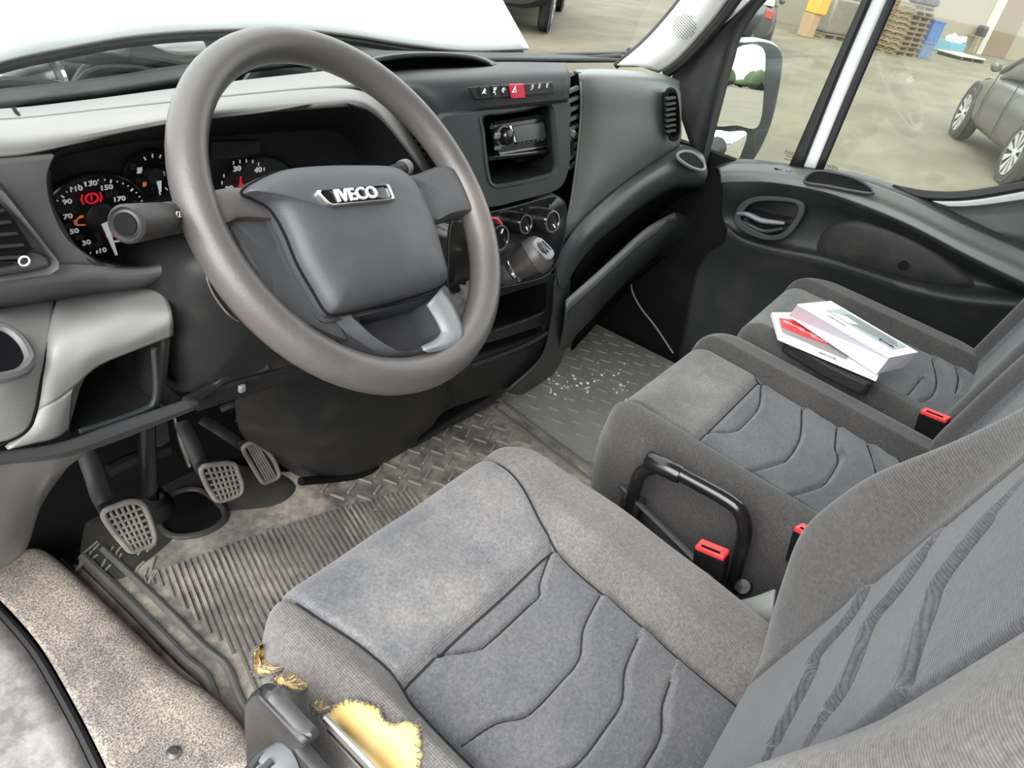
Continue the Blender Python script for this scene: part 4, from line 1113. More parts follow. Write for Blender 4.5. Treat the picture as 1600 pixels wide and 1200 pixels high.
# climate panel
def ycl(a, b): return .628 - .03 * max(0, min(1, (b - 310) / 120))
co_ = [(704, 345), (740, 335), (800, 322), (858, 306), (874, 308), (883, 322), (884, 350), (878, 385), (868, 412), (850, 432), (800, 446), (740, 455), (700, 456), (698, 400)]
lo_ = cr([at(a, b, y=ycl(a, b)) for a, b in co_], 72, True)
MB().loops([scale_loop(lo_, 1.03, Vector((0, .02, 0))), lo_, scale_loop(lo_, .97, Vector((0, -.003, 0)))]).build('climate_panel', M['gloss'], db)
MB().tube(scale_loop(lo_, .985, Vector((0, -.002, 0))), .0012, 6, closed=True).build('panel_rim', M['dash'], db)
nx = Vector((-.12, -1, .28)).normalized()
for k, (px, py, r, ta) in enumerate(((779, 371, .021, .6), (819, 350, .0165, 2.6), (861, 346, .020, 2.5))):
    c = at(px, py, y=ycl(px, py) - .022)
    kb = MB().lathe([(r * 1.12, -.022), (r * 1.06, -.006), (r, 0), (r * .96, .003), (r * .82, .003), (r * .80, .001), (.0, .001)], c, nx, 36).build('climate_knob', M['gloss'], db)
    MB().lathe([(r * 1.0, .0005), (r * .95, .0045), (r * .84, .0045), (r * .82, .001)], c, nx, 36).build('knob_ring', M['chrome'], kb)
    u1 = nx.cross(Vector((0, 0, 1))).normalized() * -1; v1 = nx.cross(u1); v1 = v1 if v1.z > 0 else -v1
    d_ = u1 * math.sin(ta) + v1 * math.cos(ta)
    MB().tube([c + nx * .002 + d_ * r * .35, c + nx * .002 + d_ * r * .72], .0014, 6).build('knob_mark', M['white'], kb)
    for q in range(7):
        a = -2.1 + q * .7
        pp = c - nx * .020 + (u1 * math.sin(a) + v1 * math.cos(a)) * r * 1.55
        if k != 0 or q > 2: MB().box(pp, (.003, .0012, .002), Matrix.Rotation(a, 3, 'Y')).build('scale_mark', M['trimgrey'], db)
    if k == 0:
        MB().tube([c - nx * .016 + (u1 * math.sin(a) + v1 * math.cos(a)) * r * 1.35 for a in [(-.2 + .16 * q) for q in range(11)]], .0022, 6).build('heat_scale', M['red'], db, label='red heat arc beside the left climate knob')
# narrow centre-right vent
vc = Y((884, 128, .672), (905, 116, .71), (906, 150, .705), (900, 262, .68), (889, 262, .655))
poly('vent_cavity', [(884, 122), (908, 113), (908, 180), (902, 266), (888, 266), (888, 190)], .712, M['shadow'], (0, .004, 0))
for k in range(9):
    f_ = k / 8; yy = 137 + f_ * 118
    MB().prism(Y((885 + 3 * f_, yy + 6, .668), (905 - 3 * f_, yy - 3, .694), (906 - 3 * f_, yy + 3, .694), (886 + 3 * f_, yy + 12, .668)), (0, .006, 0)).build('vent_slat', M['dash'], db, bevel=.0008)
MB().box(at(893, 208, y=.664), (.012, .012, .012)).build('vent_tab', M['trimgrey'], db, bevel=.003)
MB().prism(Y((885, 114, .70), (893, 112, .71), (900, 118, .71), (890, 122, .70)), (0, .01, 0)).build('vent_top', M['dash'], db, bevel=.002)
# passenger side panel
gl = dpatch('passenger_panel', [
    Y((896, 112, .80), (930, 110, .80), (980, 112, .80), (1030, 117, .80), (1062, 128, .79)),
    Y((903, 116, .715), (935, 115, .71), (985, 118, .71), (1034, 124, .715), (1060, 138, .735)),
    Y((907, 135, .697), (940, 132, .685), (988, 133, .683), (1036, 138, .69), (1062, 152, .72)),
    Y((906, 190, .690), (940, 185, .674), (990, 183, .670), (1036, 182, .675), (1063, 185, .705)),
    Y((900, 250, .675), (938, 243, .660), (985, 233, .658), (1030, 220, .668), (1063, 212, .70)),
    Y((892, 310, .655), (925, 298, .645), (968, 275, .65), (1015, 250, .668), (1058, 230, .70)),
    Y((878, 380, .63), (905, 350, .635), (945, 312, .65), (1000, 268, .675), (1052, 240, .71)),
], M['panel'], 44, 40)
MB().tube(cr(Y((905, 118, .708), (908, 140, .692), (907, 190, .685), (901, 250, .67), (893, 310, .65), (880, 372, .628)), 30), .002, 6).build('panel_edge', M['dashlight'], db)
# outer round vent
vo_ = cr(Y((1040, 150, .668), (1047, 141, .668), (1054, 146, .668), (1058, 170, .660), (1059, 200, .660), (1055, 214, .660), (1046, 214, .660), (1041, 190, .660)), 40, True)
MB().loops([scale_loop(vo_, 1.12), scale_loop(vo_, 1.1, Vector((-.002, -.006, 0))), scale_loop(vo_, .95, Vector((-.002, -.006, 0))), scale_loop(vo_, .9, Vector((0, .012, 0)))]).build('vent_ring', M['shadow'], db)
for k in range(7):
    yy = 151 + k * 8.5
    MB().prism(Y((1042, yy + 2, .650), (1056, yy, .655), (1056.5, yy + 3, .655), (1042, yy + 6, .650)), (0, .006, 0)).build('vent_slat', M['dash'], db)
# cup holder ledge and sweeping shelf
dpatch('shelf_lip', [
    Y((1104, 268, .63), (1096, 242, .66), (1068, 228, .69), (1050, 236, .69), (1000, 268, .665), (945, 312, .64), (905, 350, .625), (880, 385, .615), (868, 415, .61)),
    Y((1103, 276, .615), (1092, 258, .625), (1062, 248, .64), (1044, 258, .64), (1000, 288, .63), (948, 334, .615), (914, 368, .60), (890, 400, .60), (872, 440, .60)),
    Y((1098, 288, .62), (1080, 284, .62), (1058, 284, .63), (1035, 292, .63), (1000, 314, .625), (960, 345, .615), (925, 375, .605), (897, 410, .60), (876, 450, .60)),
    Y((1094, 292, .65), (1075, 290, .65), (1056, 292, .66), (1035, 299, .66), (1002, 320, .65), (963, 350, .64), (928, 380, .63), (900, 414, .62), (880, 452, .615)),
], M['dash'], 50, 20)
hc = cr(Y((1058, 245, .640), (1066, 237, .655), (1084, 240, .645), (1100, 256, .622), (1098, 266, .612), (1078, 261, .618)), 36, True)
hc = [p + (CAM - p).normalized() * .016 for p in hc]
MB().tube(hc, .004, 8, closed=True).build('holder_rim', M['dashlight'], db)
MB().loops([hc, scale_loop(hc, .6)]).build('cup_holder', M['shadow'], db)
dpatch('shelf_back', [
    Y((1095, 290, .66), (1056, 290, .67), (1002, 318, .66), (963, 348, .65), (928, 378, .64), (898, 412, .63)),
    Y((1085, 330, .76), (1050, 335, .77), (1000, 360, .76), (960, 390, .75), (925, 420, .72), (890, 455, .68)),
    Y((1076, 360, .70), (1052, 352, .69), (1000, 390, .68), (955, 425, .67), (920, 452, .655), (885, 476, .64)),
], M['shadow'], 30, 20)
dpatch('shelf_front', [
    Y((1080, 340, .69), (1052, 334, .665), (1010, 358, .65), (965, 398, .635), (925, 434, .62), (884, 470, .61)),
    Y((1080, 350, .67), (1053, 345, .645), (1010, 372, .635), (966, 410, .62), (927, 444, .61), (884, 482, .605)),
    Y((1078, 372, .68), (1050, 368, .66), (1006, 400, .645), (960, 440, .63), (922, 476, .62), (880, 518, .62)),
    Y((1060, 420, .80), (1035, 410, .80), (990, 440, .78), (945, 480, .76), (905, 520, .74), (868, 560, .72)),
], M['dash'], 40, 20)
MB().patch([Y((1054, 332, .662), (1010, 356, .645), (965, 396, .63), (925, 432, .615), (884, 468, .605)), Y((1056, 338, .648), (1012, 364, .634), (967, 404, .619), (928, 441, .605), (885, 478, .597)), Y((1056, 345, .645), (1013, 372, .633), (968, 411, .618), (928, 448, .606), (885, 487, .60))], 40, 8).build('lit_shelf_edge', M['dashleft'], db, solid=.004, label='shelf edge coloured paler where it is lit')  # paler strip puts the light along the shelf lip into its colour
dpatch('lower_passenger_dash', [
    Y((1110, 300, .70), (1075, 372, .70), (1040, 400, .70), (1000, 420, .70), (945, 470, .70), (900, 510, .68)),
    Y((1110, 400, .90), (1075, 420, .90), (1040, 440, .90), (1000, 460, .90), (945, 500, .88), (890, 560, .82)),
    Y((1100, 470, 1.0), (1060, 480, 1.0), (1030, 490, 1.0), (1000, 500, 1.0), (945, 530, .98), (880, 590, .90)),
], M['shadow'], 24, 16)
# console below the climate panel
dpatch('console_side', [
    Y((868, 415, .612), (880, 400, .616), (890, 440, .64)),
    Y((866, 450, .606), (876, 452, .612), (886, 476, .66)),
    Y((862, 500, .62), (872, 505, .63), (884, 520, .68)),
    Y((845, 560, .655), (856, 565, .67), (872, 570, .72)),
    Y((790, 612, .70), (806, 615, .72), (836, 612, .78)),
], M['dash'], 16, 24)
def ycon(a, b): return .605 + .11 * max(0, min(1.15, (b - 440) / 180))
def cring(name, o_, i_, mat, depth=.08, inner=M['shadow']):
    o, i = band(name, o_, i_, ycon, ycon, mat, 60, (0, .006, 0), bevel=.0015)
    bk_ = [p + Vector((.01, depth, -.005)) for p in scale_loop(i, .96)]
    MB().loops([i, bk_]).build('slot_box', inner, db)
cring('console_slot', [(700, 470), (780, 452), (862, 428), (868, 450), (866, 492), (855, 502), (780, 524), (700, 545)], [(715, 478), (780, 463), (850, 443), (856, 456), (856, 482), (848, 490), (780, 512), (715, 530)], M['dark'])
cring('console_slot', [(690, 540), (775, 524), (862, 496), (862, 512), (858, 524), (850, 532), (770, 560), (690, 585)], [(700, 552), (775, 532), (845, 510), (850, 514), (850, 518), (845, 522), (770, 548), (700, 566)], M['dark'])
MB().tube(cr([at(a, b, y=ycon(a, b) - .004) for a, b in ((740, 570), (790, 552), (830, 535), (856, 520))], 16), .004, 8).build('slot_edge', M['dash'], db)
MB().tube(cr([at(a, b, y=ycon(a, b) - .003) for a, b in ((775, 516), (810, 504), (850, 488))], 16), .0025, 8).build('slot_edge', M['dash'], db)
dpatch('console_panel', [
    [at(a, b, y=ycon(a, b) + .004) for a, b in ((660, 560), (740, 556), (800, 548), (856, 528))],
    [at(a, b, y=ycon(a, b) + .004) for a, b in ((660, 600), (740, 592), (800, 575), (845, 560))],
    [at(a, b, y=ycon(a, b) + .004) for a, b in ((660, 640), (720, 630), (780, 608), (815, 596))],
], M['dark'], 20, 10)
dpatch('console_cowl', [
    Y((372, 600, .66), (430, 590, .655), (480, 578, .65), (560, 570, .65), (640, 560, .66), (690, 560, .68)),
    Y((368, 640, .70), (420, 640, .68), (490, 640, .665), (560, 640, .66), (640, 632, .67), (700, 620, .70)),
    Y((382, 680, .76), (430, 690, .72), (500, 695, .70), (570, 690, .69), (640, 672, .70), (680, 655, .72)),
    Y((420, 705, .83), (450, 728, .80), (510, 744, .78), (570, 735, .77), (630, 705, .775), (660, 688, .78)),
    Y((430, 690, .95), (455, 735, .87), (512, 752, .84), (575, 742, .83), (635, 712, .83), (668, 694, .83)),
], M['dark'], 40, 30)
cring('bin_frame', [(636, 690), (680, 645), (700, 630), (750, 612), (785, 606), (778, 622), (700, 668), (645, 700)], [(655, 684), (690, 648), (710, 636), (750, 622), (772, 616), (766, 622), (700, 660), (658, 688)], M['dark'], .06)
MB().tube(cr([at(a, b, y=.76) for a, b in ((648, 692), (700, 666), (745, 642), (782, 618))], 20), .004, 8).build('bin_edge', M['dash'], db)
MB().tube(cr([at(a, b, y=.77) for a, b in ((470, 752), (560, 742), (640, 712), (700, 678), (782, 630))], 24), .008, 8).build('console_foot', M['shadow'], db)
# gear lever
gt = thing('gear_lever', 'worn black gear lever knob with shift pattern and crumpled grey boot', 'gear lever', at(715, 480, y=.60))
k0 = at(768, 448, y=.545); k1 = at(800, 425, y=.527); k2 = at(836, 400, y=.505); ka = (k2 - k1).normalized()
MB().tube([at(745, 465, y=.56), k0, k1 + ka * .01], .008, 10).build('lever_shaft', M['dark'], gt)
MB().lathe([(.012, -.02), (.0165, -.014), (.017, -.008), (.0165, -.002)], k1, ka, 24).build('collar', M['dash'], gt)
MB().lathe([(.0165, -.003), (.0185, -.001), (.0185, .003), (.017, .004)], k1 + ka * .002, ka, 24).build('collar_ring', M['chrome'], gt)
kl = (k2 - k1).length
MB().lathe([(.012, 0), (.017, .006), (.020, .02), (.0255, .045), (.0285, kl * .9), (.0285, kl * 1.15), (.025, kl * 1.38), (.016, kl * 1.53), (.0, kl * 1.57)], k1, ka, 32).build('knob', plastic('worn knob', (.030, .028, .028), .38, .4, .5, (.2, .18, .17)), gt)
pn = (CAM - k2).normalized(); pn = (pn * .75 + ka * .6 + Vector((.2, 0, .25))).normalized()
pc_ = at(850, 388, y=.49)
uu = pn.cross(Vector((-.3, .2, 1))).normalized() * -1; vv = pn.cross(uu); vv = vv if vv.z > 0 else -vv
pl = []
for k in range(32):
    a = 2 * PI * k / 32
    pl.append(pc_ + uu * math.copysign(abs(math.cos(a)) ** .6, math.cos(a)) * .0125 + vv * math.copysign(abs(math.sin(a)) ** .6, math.sin(a)) * .018)
plate = MB().loops([[p - pn * .012 for p in pl], pl, scale_loop(pl, .9, pn * .001)]).build('pattern_plate', M['trimgrey'], gt, label='pale shift pattern plate')
m = MB()
for sx in (-.007, 0, .007): m.tube([pc_ + uu * sx + vv * .009 + pn * .0015, pc_ + uu * sx - vv * .009 + pn * .0015], .0008, 6)
m.tube([pc_ - uu * .007 + pn * .0015, pc_ + uu * .007 + pn * .0015], .0008, 6)
m.build('shift_pattern', M['shadow'], plate)
rng = random.Random(3)
bl_ = []
for t_ in range(9):
    f_ = t_ / 8
    cx = at(705 + 45 * f_, 500 - 40 * f_, y=.60 - .03 * f_)
    rr = .052 - .034 * f_ + (.008 if t_ % 2 else -.003)
    axd = (at(768, 448, y=.545) - at(705, 500, y=.60)).normalized()
    u2 = axd.orthogonal().normalized(); v2 = axd.cross(u2)
    bl_.append([cx + (u2 * math.cos(2 * PI * j / 28) + v2 * math.sin(2 * PI * j / 28)) * rr * (1 + .18 * math.sin(j * 1.9 + t_ * 1.3)) for j in range(28)])
MB().loops(bl_, False, True).build('boot', plastic('crumpled boot leatherette', (.13, .125, .12), .45, .4, .4), gt, label='crumpled grey boot')

# filler behind the dashboard faces and the passenger footwell side
MB().box((.02, .95, .50), (1.72, .22, .40)).build('dash_core', M['shadow'], db)
MB().box((.30, .80, .60), (.10, .10, .36)).build('dash_core', M['shadow'], db)
structure(MB().box((.945, .80, .27), (.03, .62, .66)), 'trim_10', M['shadow'])

# ================================================================== steering wheel
WC = Vector((-.47141, .53826, .73715))
WN = Vector((.05946, -.71087, .70081)); WU = Vector((.99652, .08336, 0)); WV = Vector((-.05842, .69837, .71335))
def wp(a, b, h=0): return WC + WU * a + WV * b + WN * h
def wq(px, py, h=0): return atp(px, py, WC + WN * h, WN)
sw = thing('steering_wheel', 'worn grey brown steering wheel with lettered chrome badge on its hub', 'steering wheel', WC - WN * .05)
N_ = 72
rings = []
for i in range(N_ + 1):
    a = 2 * PI * i / N_
    rd_ = WU * math.cos(a) + WV * math.sin(a)
    r0 = .0182 + .0016 * max(0, -math.sin(a))
    rings.append([WC + rd_ * (.191 + r0 * math.cos(t)) + WN * (r0 * 1.08 * math.sin(t)) for t in [2 * PI * j / 20 for j in range(20)]])
MB().grid(rings, True).build('rim', M['wheelrim'], sw)
po = [(380, 300), (400, 284), (440, 268), (500, 262), (560, 261), (605, 263), (628, 273), (646, 292), (660, 318), (676, 360), (690, 410), (695, 436), (684, 449), (640, 464), (580, 480), (528, 490), (510, 484), (490, 452), (466, 410), (446, 362), (424, 326), (398, 310)]
pl_ = cr([wq(a, b, .018) for a, b in po], 96, True)
cpad = sum(pl_, Vector()) / len(pl_)
MB().loops([scale_loop(pl_, 1.0, -WN * .022), pl_, scale_loop(pl_, .985, WN * .006), scale_loop(pl_, .95, WN * .011), scale_loop(pl_, .86, WN * .016), scale_loop(pl_, .7, WN * .020), scale_loop(pl_, .4, WN * .023)]).build('airbag_cover', M['pad'], sw)
MB().tube(scale_loop(pl_, 1.006, -WN * .002), .0016, 6, closed=True).build('cover_seam', M['shadow'], sw)
# hub body behind the cover
hb = scale_loop(pl_, 1.05, -WN * .012)
MB().loops([scale_loop(hb, .55, -WN * .10), scale_loop(hb, .8, -WN * .06), scale_loop(hb, .97, -WN * .02), hb], True, True).build('hub_body', M['hub'], sw)
hs = cr([wq(a, b, .0) for a, b in [(345, 304), (380, 298), (430, 335), (470, 410), (515, 492), (540, 530), (470, 500), (430, 480), (396, 420), (372, 380), (352, 350), (335, 320)]], 60, True)
MB().loops([scale_loop(hs, .95, -WN * .02), hs, scale_loop(hs, .9, WN * .003)], True, True).build('left_spoke', M['hub'], sw)
ls = cr([wq(a, b, .004) for a, b in [(305, 306), (335, 297), (368, 294), (390, 302), (412, 326), (428, 346), (398, 345), (368, 346), (345, 356), (312, 352)]], 50, True)
MB().loops([scale_loop(ls, 1, -WN * .022), ls, scale_loop(ls, .88, WN * .006), scale_loop(ls, .6, WN * .008)], True, True).build('spoke', M['wheelrim'], sw)
rs = cr([wq(a, b, .004) for a, b in [(632, 278), (652, 272), (686, 260), (708, 266), (728, 298), (740, 330), (722, 334), (700, 340), (676, 350), (664, 326), (648, 296)]], 50, True)
MB().loops([scale_loop(rs, 1, -WN * .022), rs, scale_loop(rs, .9, WN * .006), scale_loop(rs, .6, WN * .008)], True, True).build('spoke', M['pad'], sw)
# lower spoke: silver grey frame around a dark window
so_ = [(517, 491), (560, 486), (620, 474), (662, 462), (694, 446), (708, 470), (724, 512), (728, 530), (708, 545), (672, 556), (632, 560), (600, 556), (562, 534), (535, 514)]
si_ = [(562, 500), (588, 494), (622, 486), (648, 479), (664, 476), (672, 488), (683, 508), (686, 520), (676, 534), (656, 544), (634, 549), (616, 547), (592, 533), (573, 514)]
lo = cr([wq(a, b, .002) for a, b in so_], 84, True); li = cr([wq(a, b, -.004) for a, b in si_], 84, True)
mid_ = [a.lerp(b, .45) + WN * .012 for a, b in zip(lo, li)]
MB().grid([[p - WN * .02 for p in lo], lo, mid_, li, [p - WN * .03 for p in li]], True).build('lower_spoke', M['pad'], sw)
MB().patch([[wq(a, b, .0145) for a, b in ((688, 451), (708, 480), (722, 514), (721, 532), (700, 545), (668, 551))], [wq(a, b, .0175) for a, b in ((678, 464), (694, 488), (705, 515), (703, 528), (690, 538), (662, 547))], [wq(a, b, .010) for a, b in ((666, 477), (677, 494), (688, 515), (687, 524), (678, 533), (658, 543))]], 24, 8).build('spoke_trim', M['trimgrey'], sw, solid=.003, label='silver grey spoke trim')
MB().loops([[p - WN * .03 for p in li], [p - WN * .031 for p in scale_loop(li, .5)]]).build('spoke_window', M['hub'], sw)
# badge
bo = [(494, 298), (510, 293), (560, 289), (606, 288), (618, 296), (616, 313), (600, 316), (550, 320), (520, 321), (508, 316), (498, 304)]
bo3 = [wq(a, b, .040) for a, b in [(492, 296), (609, 287), (618, 314), (512, 323)]]
bo3 = [bo3[0], bo3[0].lerp(bo3[1], .5), bo3[1], bo3[1].lerp(bo3[2], .5), bo3[2], bo3[2].lerp(bo3[3], .5), bo3[3], bo3[3].lerp(bo3[0], .5)]
cb_ = sum(bo3, Vector()) / 8
bu = (wq(606, 299, .04) - wq(508, 309, .04)).normalized(); bv = (wq(550, 293, .04) - wq(558, 320, .04)).normalized()
def rounded(corners, k=.16, n=5):
    out = []
    m_ = len(corners)
    for q in range(m_):
        p0, p1, p2 = corners[q - 1], corners[q], corners[(q + 1) % m_]
        r_ = min((p0 - p1).length, (p2 - p1).length) * k
        a = p1 + (p0 - p1).normalized() * r_; b = p1 + (p2 - p1).normalized() * r_
        for t_ in range(n):
            f_ = t_ / (n - 1); out.append(a.lerp(p1, f_).lerp(p1.lerp(b, f_), f_))
    return out
def bq(px, py, h): return wq(px, py, .0445 + h)
bl4 = rounded([bq(491, 297, 0), bq(608, 286, 0), bq(619, 313, 0), bq(514, 323, 0)], .3)
bl5 = rounded([bq(498, 299, .0015), bq(604, 289, .0015), bq(613, 310, .0015), bq(517, 319, .0015)], .3)
MB().grid([[p - WN * .010 for p in bl4], bl4, [a.lerp(b, .5) + WN * .001 for a, b in zip(bl4, bl5)], bl5, [p - WN * .003 for p in bl5]], True).build('badge_frame', M['chrome'], sw)
bd = MB().loops([[p - WN * .0018 for p in bl5], [p - WN * .0012 for p in scale_loop(bl5, .9)]]).build('badge', M['gloss'], sw, label='black badge with silver letters')
text('badge_lettering', 'IVECO', .0178, bq(557, 304.5, .0006), bu, bv, flat('silver letters', (.78, .79, .80), .35, .3), bd, depth=.0012, bold=.0003, sx=1.12, lift=.001)
# stalks
ls_ = thing('light_stalk', 'black light stalk with white symbols in front of the speedometer', 'stalk', at(300, 350, y=.60))
e0 = at(198, 350, y=.525); e1 = at(250, 343, y=.55); e2 = at(330, 330, y=.60)
ea = (e0 - e1).normalized()
MB().tube([e2, e1 - ea * .01, e1], .0135, 20).build('stalk_sleeve', M['dark'], ls_)
MB().lathe([(.0125, -.012), (.0135, -.010), (.0145, 0), (.0155, (e0 - e1).length * .85), (.0155, (e0 - e1).length), (.0135, (e0 - e1).length + .002), (.0115, (e0 - e1).length), (.0095, (e0 - e1).length + .0015), (.0, (e0 - e1).length + .002)], e1, ea, 32).build('twist_grip', plastic('stalk grip', (.026, .025, .025), .45, .3, .2), ls_)
MB().lathe([(.0094, 0), (.0094, .003), (.0, .0034)], e0, ea, 28).build('stalk_cap', M['shadow'], ls_)
for k in range(4):
    q = e1 - ea * (.012 + .007 * k)
    MB().lathe([(.0136, -.001), (.0142, 0), (.0136, .001)], q, ea, 24).build('grip_ring', M['dash'], ls_)
cdir = (CAM - e1); cdir = (cdir - ea * cdir.dot(ea)).normalized(); su = -ea; sv = cdir.cross(su)
for k, (dx, dv) in enumerate(((.006, .002), (.018, .004), (.024, -.003))):
    c = e1 + su * dx + sv * dv + cdir * .0138
    m = MB().tube([c + su * math.cos(a) * .0028 + sv * math.sin(a) * .0024 for a in [2 * PI * q / 12 for q in range(12)]], .0005, 5, closed=True)
    for q in range(3): m.tube([c + su * .0034 + sv * (.002 - .002 * q), c + su * .006 + sv * (.002 - .002 * q)], .0004, 5)
    m.build('stalk_symbol', M['white'], ls_)
wl_ = thing('wiper_stalk', 'grey tip of the wiper stalk right of the steering hub', 'stalk', at(610, 268, y=.62))
w0 = at(600, 275, y=.60); w1 = at(628, 264, y=.615)
MB().tube([w0, w1], .0095, 16).build('stalk_body', M['dark'], wl_)
MB().lathe([(.0095, 0), (.011, .002), (.011, .012), (.009, .016), (0, .017)], w1, (w1 - w0), 20).build('stalk_tip', M['dashlight'], wl_)

# ================================================================== pedals
def pedal(name, label, arm, pad, grid_, pivot, w_arm=.013):
    t = thing(name, label, 'pedal', arm[-1])
    MB().tube(cr(arm, 16), w_arm, 8, flat=.5).build('pedal_arm', M['dark'], t)
    P_ = [Vector(p) for p in pad]
    c = sum(P_, Vector()) / len(P_)
    nrm = (P_[1] - P_[0]).cross(P_[-1] - P_[0]).normalized()
    if nrm.dot(CAM - c) < 0: nrm = -nrm
    L = cr(P_, 48, True)
    dirty = plastic('dusty pedal rubber', (.16, .145, .13), .7, .3, .8, (.42, .37, .31), scale=300)
    pd = MB().loops([[p - nrm * .010 for p in L], L, scale_loop(L, .93, nrm * .002), scale_loop(L, .86, nrm * .0005)], True, True).build('pedal_pad', M['dark'], t)
    m = MB().tube(scale_loop(L, .95, nrm * .001), .004, 8, closed=True)
    nu, nv = grid_
    def q(u, v):
        a = P_q[0].lerp(P_q[1], u); b = P_q[3].lerp(P_q[2], u); return a.lerp(b, v)
    P_q = pivot
    ins = lambda p: c + (p - c) * .93
    for k in range(1, nu): m.tube([ins(q(k / nu, 0)) + nrm * .002, ins(q(k / nu, .5)) + nrm * .002, ins(q(k / nu, 1)) + nrm * .002], .0021, 6)
    for k in range(1, nv): m.tube([ins(q(0, k / nv)) + nrm * .002, ins(q(.5, k / nv)) + nrm * .002, ins(q(1, k / nv)) + nrm * .002], .0021, 6)
    m.build('tread_grid', dirty, t, label='dusty raised tread grid')
    return t
def pp(L, y0=.66, y1=.66): return [at(a, b, y=y0) for a, b in L]
pedal('clutch_pedal', 'leftmost pedal, a dusty square-gridded clutch pad nearest the door', [at(130, 690, y=.80), at(148, 740, y=.76), at(165, 785, y=.73), at(200, 810, y=.71)],
      pp([(158, 800), (180, 788), (205, 781), (222, 786), (234, 810), (242, 838), (238, 850), (220, 858), (204, 862), (190, 848), (172, 826)], .70), (6, 7), pp([(158, 800), (215, 781), (242, 848), (198, 862)], .70))
pedal('brake_pedal', 'middle pedal, a half-worn gridded brake pad', [at(285, 660, y=.82), at(300, 690, y=.79), at(318, 730, y=.76), at(335, 750, y=.74)],
      pp([(312, 730), (334, 724), (364, 723), (372, 738), (378, 756), (376, 770), (362, 778), (340, 783), (328, 770), (318, 752)], .73), (6, 6), pp([(312, 728), (367, 722), (379, 772), (338, 784)], .73))
pedal('accelerator_pedal', 'rightmost pedal, a narrow ribbed accelerator pad', [at(318, 655, y=.84), at(345, 672, y=.81), at(372, 690, y=.79), at(395, 708, y=.78)],
      pp([(378, 698), (392, 690), (406, 694), (424, 712), (435, 735), (434, 746), (420, 753), (410, 754), (398, 736), (386, 716)], .77), (6, 1), pp([(380, 696), (404, 690), (436, 746), (412, 755)], .77))
# dark pipes and steering shaft in the footwell
fw = thing('steering_shaft', 'dark steering shaft going down to the floor between clutch and brake', 'shaft', at(238, 780, y=.86))
MB().tube([at(228, 640, y=.84), at(230, 700, y=.85), at(236, 790, y=.87)], .013, 12).build('shaft_tube', M['gloss'], fw)
MB().lathe([(.035, 0), (.03, .012), (.018, .02), (.015, .04)], at(238, 792, y=.87), (0, -.3, 1), 20).build('floor_boot', M['shadow'], fw)
br = thing('pedal_bracket', 'dark metal pedal bracket hanging behind the brake pedal', 'bracket', at(255, 690, y=.9))
MB().prism(Y((236, 640, .9), (262, 636, .9), (268, 690, .9), (250, 702, .9), (238, 690, .9)), (0, .03, 0)).build('bracket_plate', M['dash'], br, bevel=.004)
MB().tube(cr(Y((272, 650, .9), (282, 690, .9), (296, 728, .9)), 12), .004, 8).build('brake_rod', M['chrome'], br)
MB().tube(cr(Y((170, 735, .95), (215, 715, .95), (262, 702, .95)), 12), .012, 8).build('bracket_tube', M['dark'], br)
MB().tube(cr(Y((345, 640, .84), (368, 632, .83), (378, 645, .83), (372, 660, .83)), 12), .006, 8).build('bracket_hook', M['dark'], br)

# ================================================================== seats
def polydist(X_, Y_, line):
    "distance to a polyline and the signed side of it"
    d = np.full(X_.shape, 1e9); s = np.zeros(X_.shape)
    for (ax, ay), (bx, by) in zip(line, line[1:]):
        vx, vy = bx - ax, by - ay; L2 = vx * vx + vy * vy + 1e-12
        t = np.clip(((X_ - ax) * vx + (Y_ - ay) * vy) / L2, 0, 1)
        dx, dy = X_ - (ax + t * vx), Y_ - (ay + t * vy)
        dd = np.hypot(dx, dy); side = np.sign(vx * dy - vy * dx)
        m = dd < d; d[m] = dd[m]; s[m] = side[m]
    return d, s

def groove(X_, Y_, lines, depth=.005, wdt=.004, puff=.006, plen=.03):
    h = np.zeros(X_.shape)
    for L in lines:
        L = [(p.x, p.y) for p in cr([Vector((a, b, 0)) for a, b in L], 24)]
        d, s = polydist(X_, Y_, L)
        h -= depth * np.exp(-(d / wdt) ** 2)
        h += puff * np.exp(-d / plen) * (s > 0) * (1 - np.exp(-(d / (wdt * 1.5)) ** 2))
    return h

def smooth(e0, e1, x):
    t = np.clip((x - e0) / (e1 - e0), 0, 1); return t * t * (3 - 2 * t)

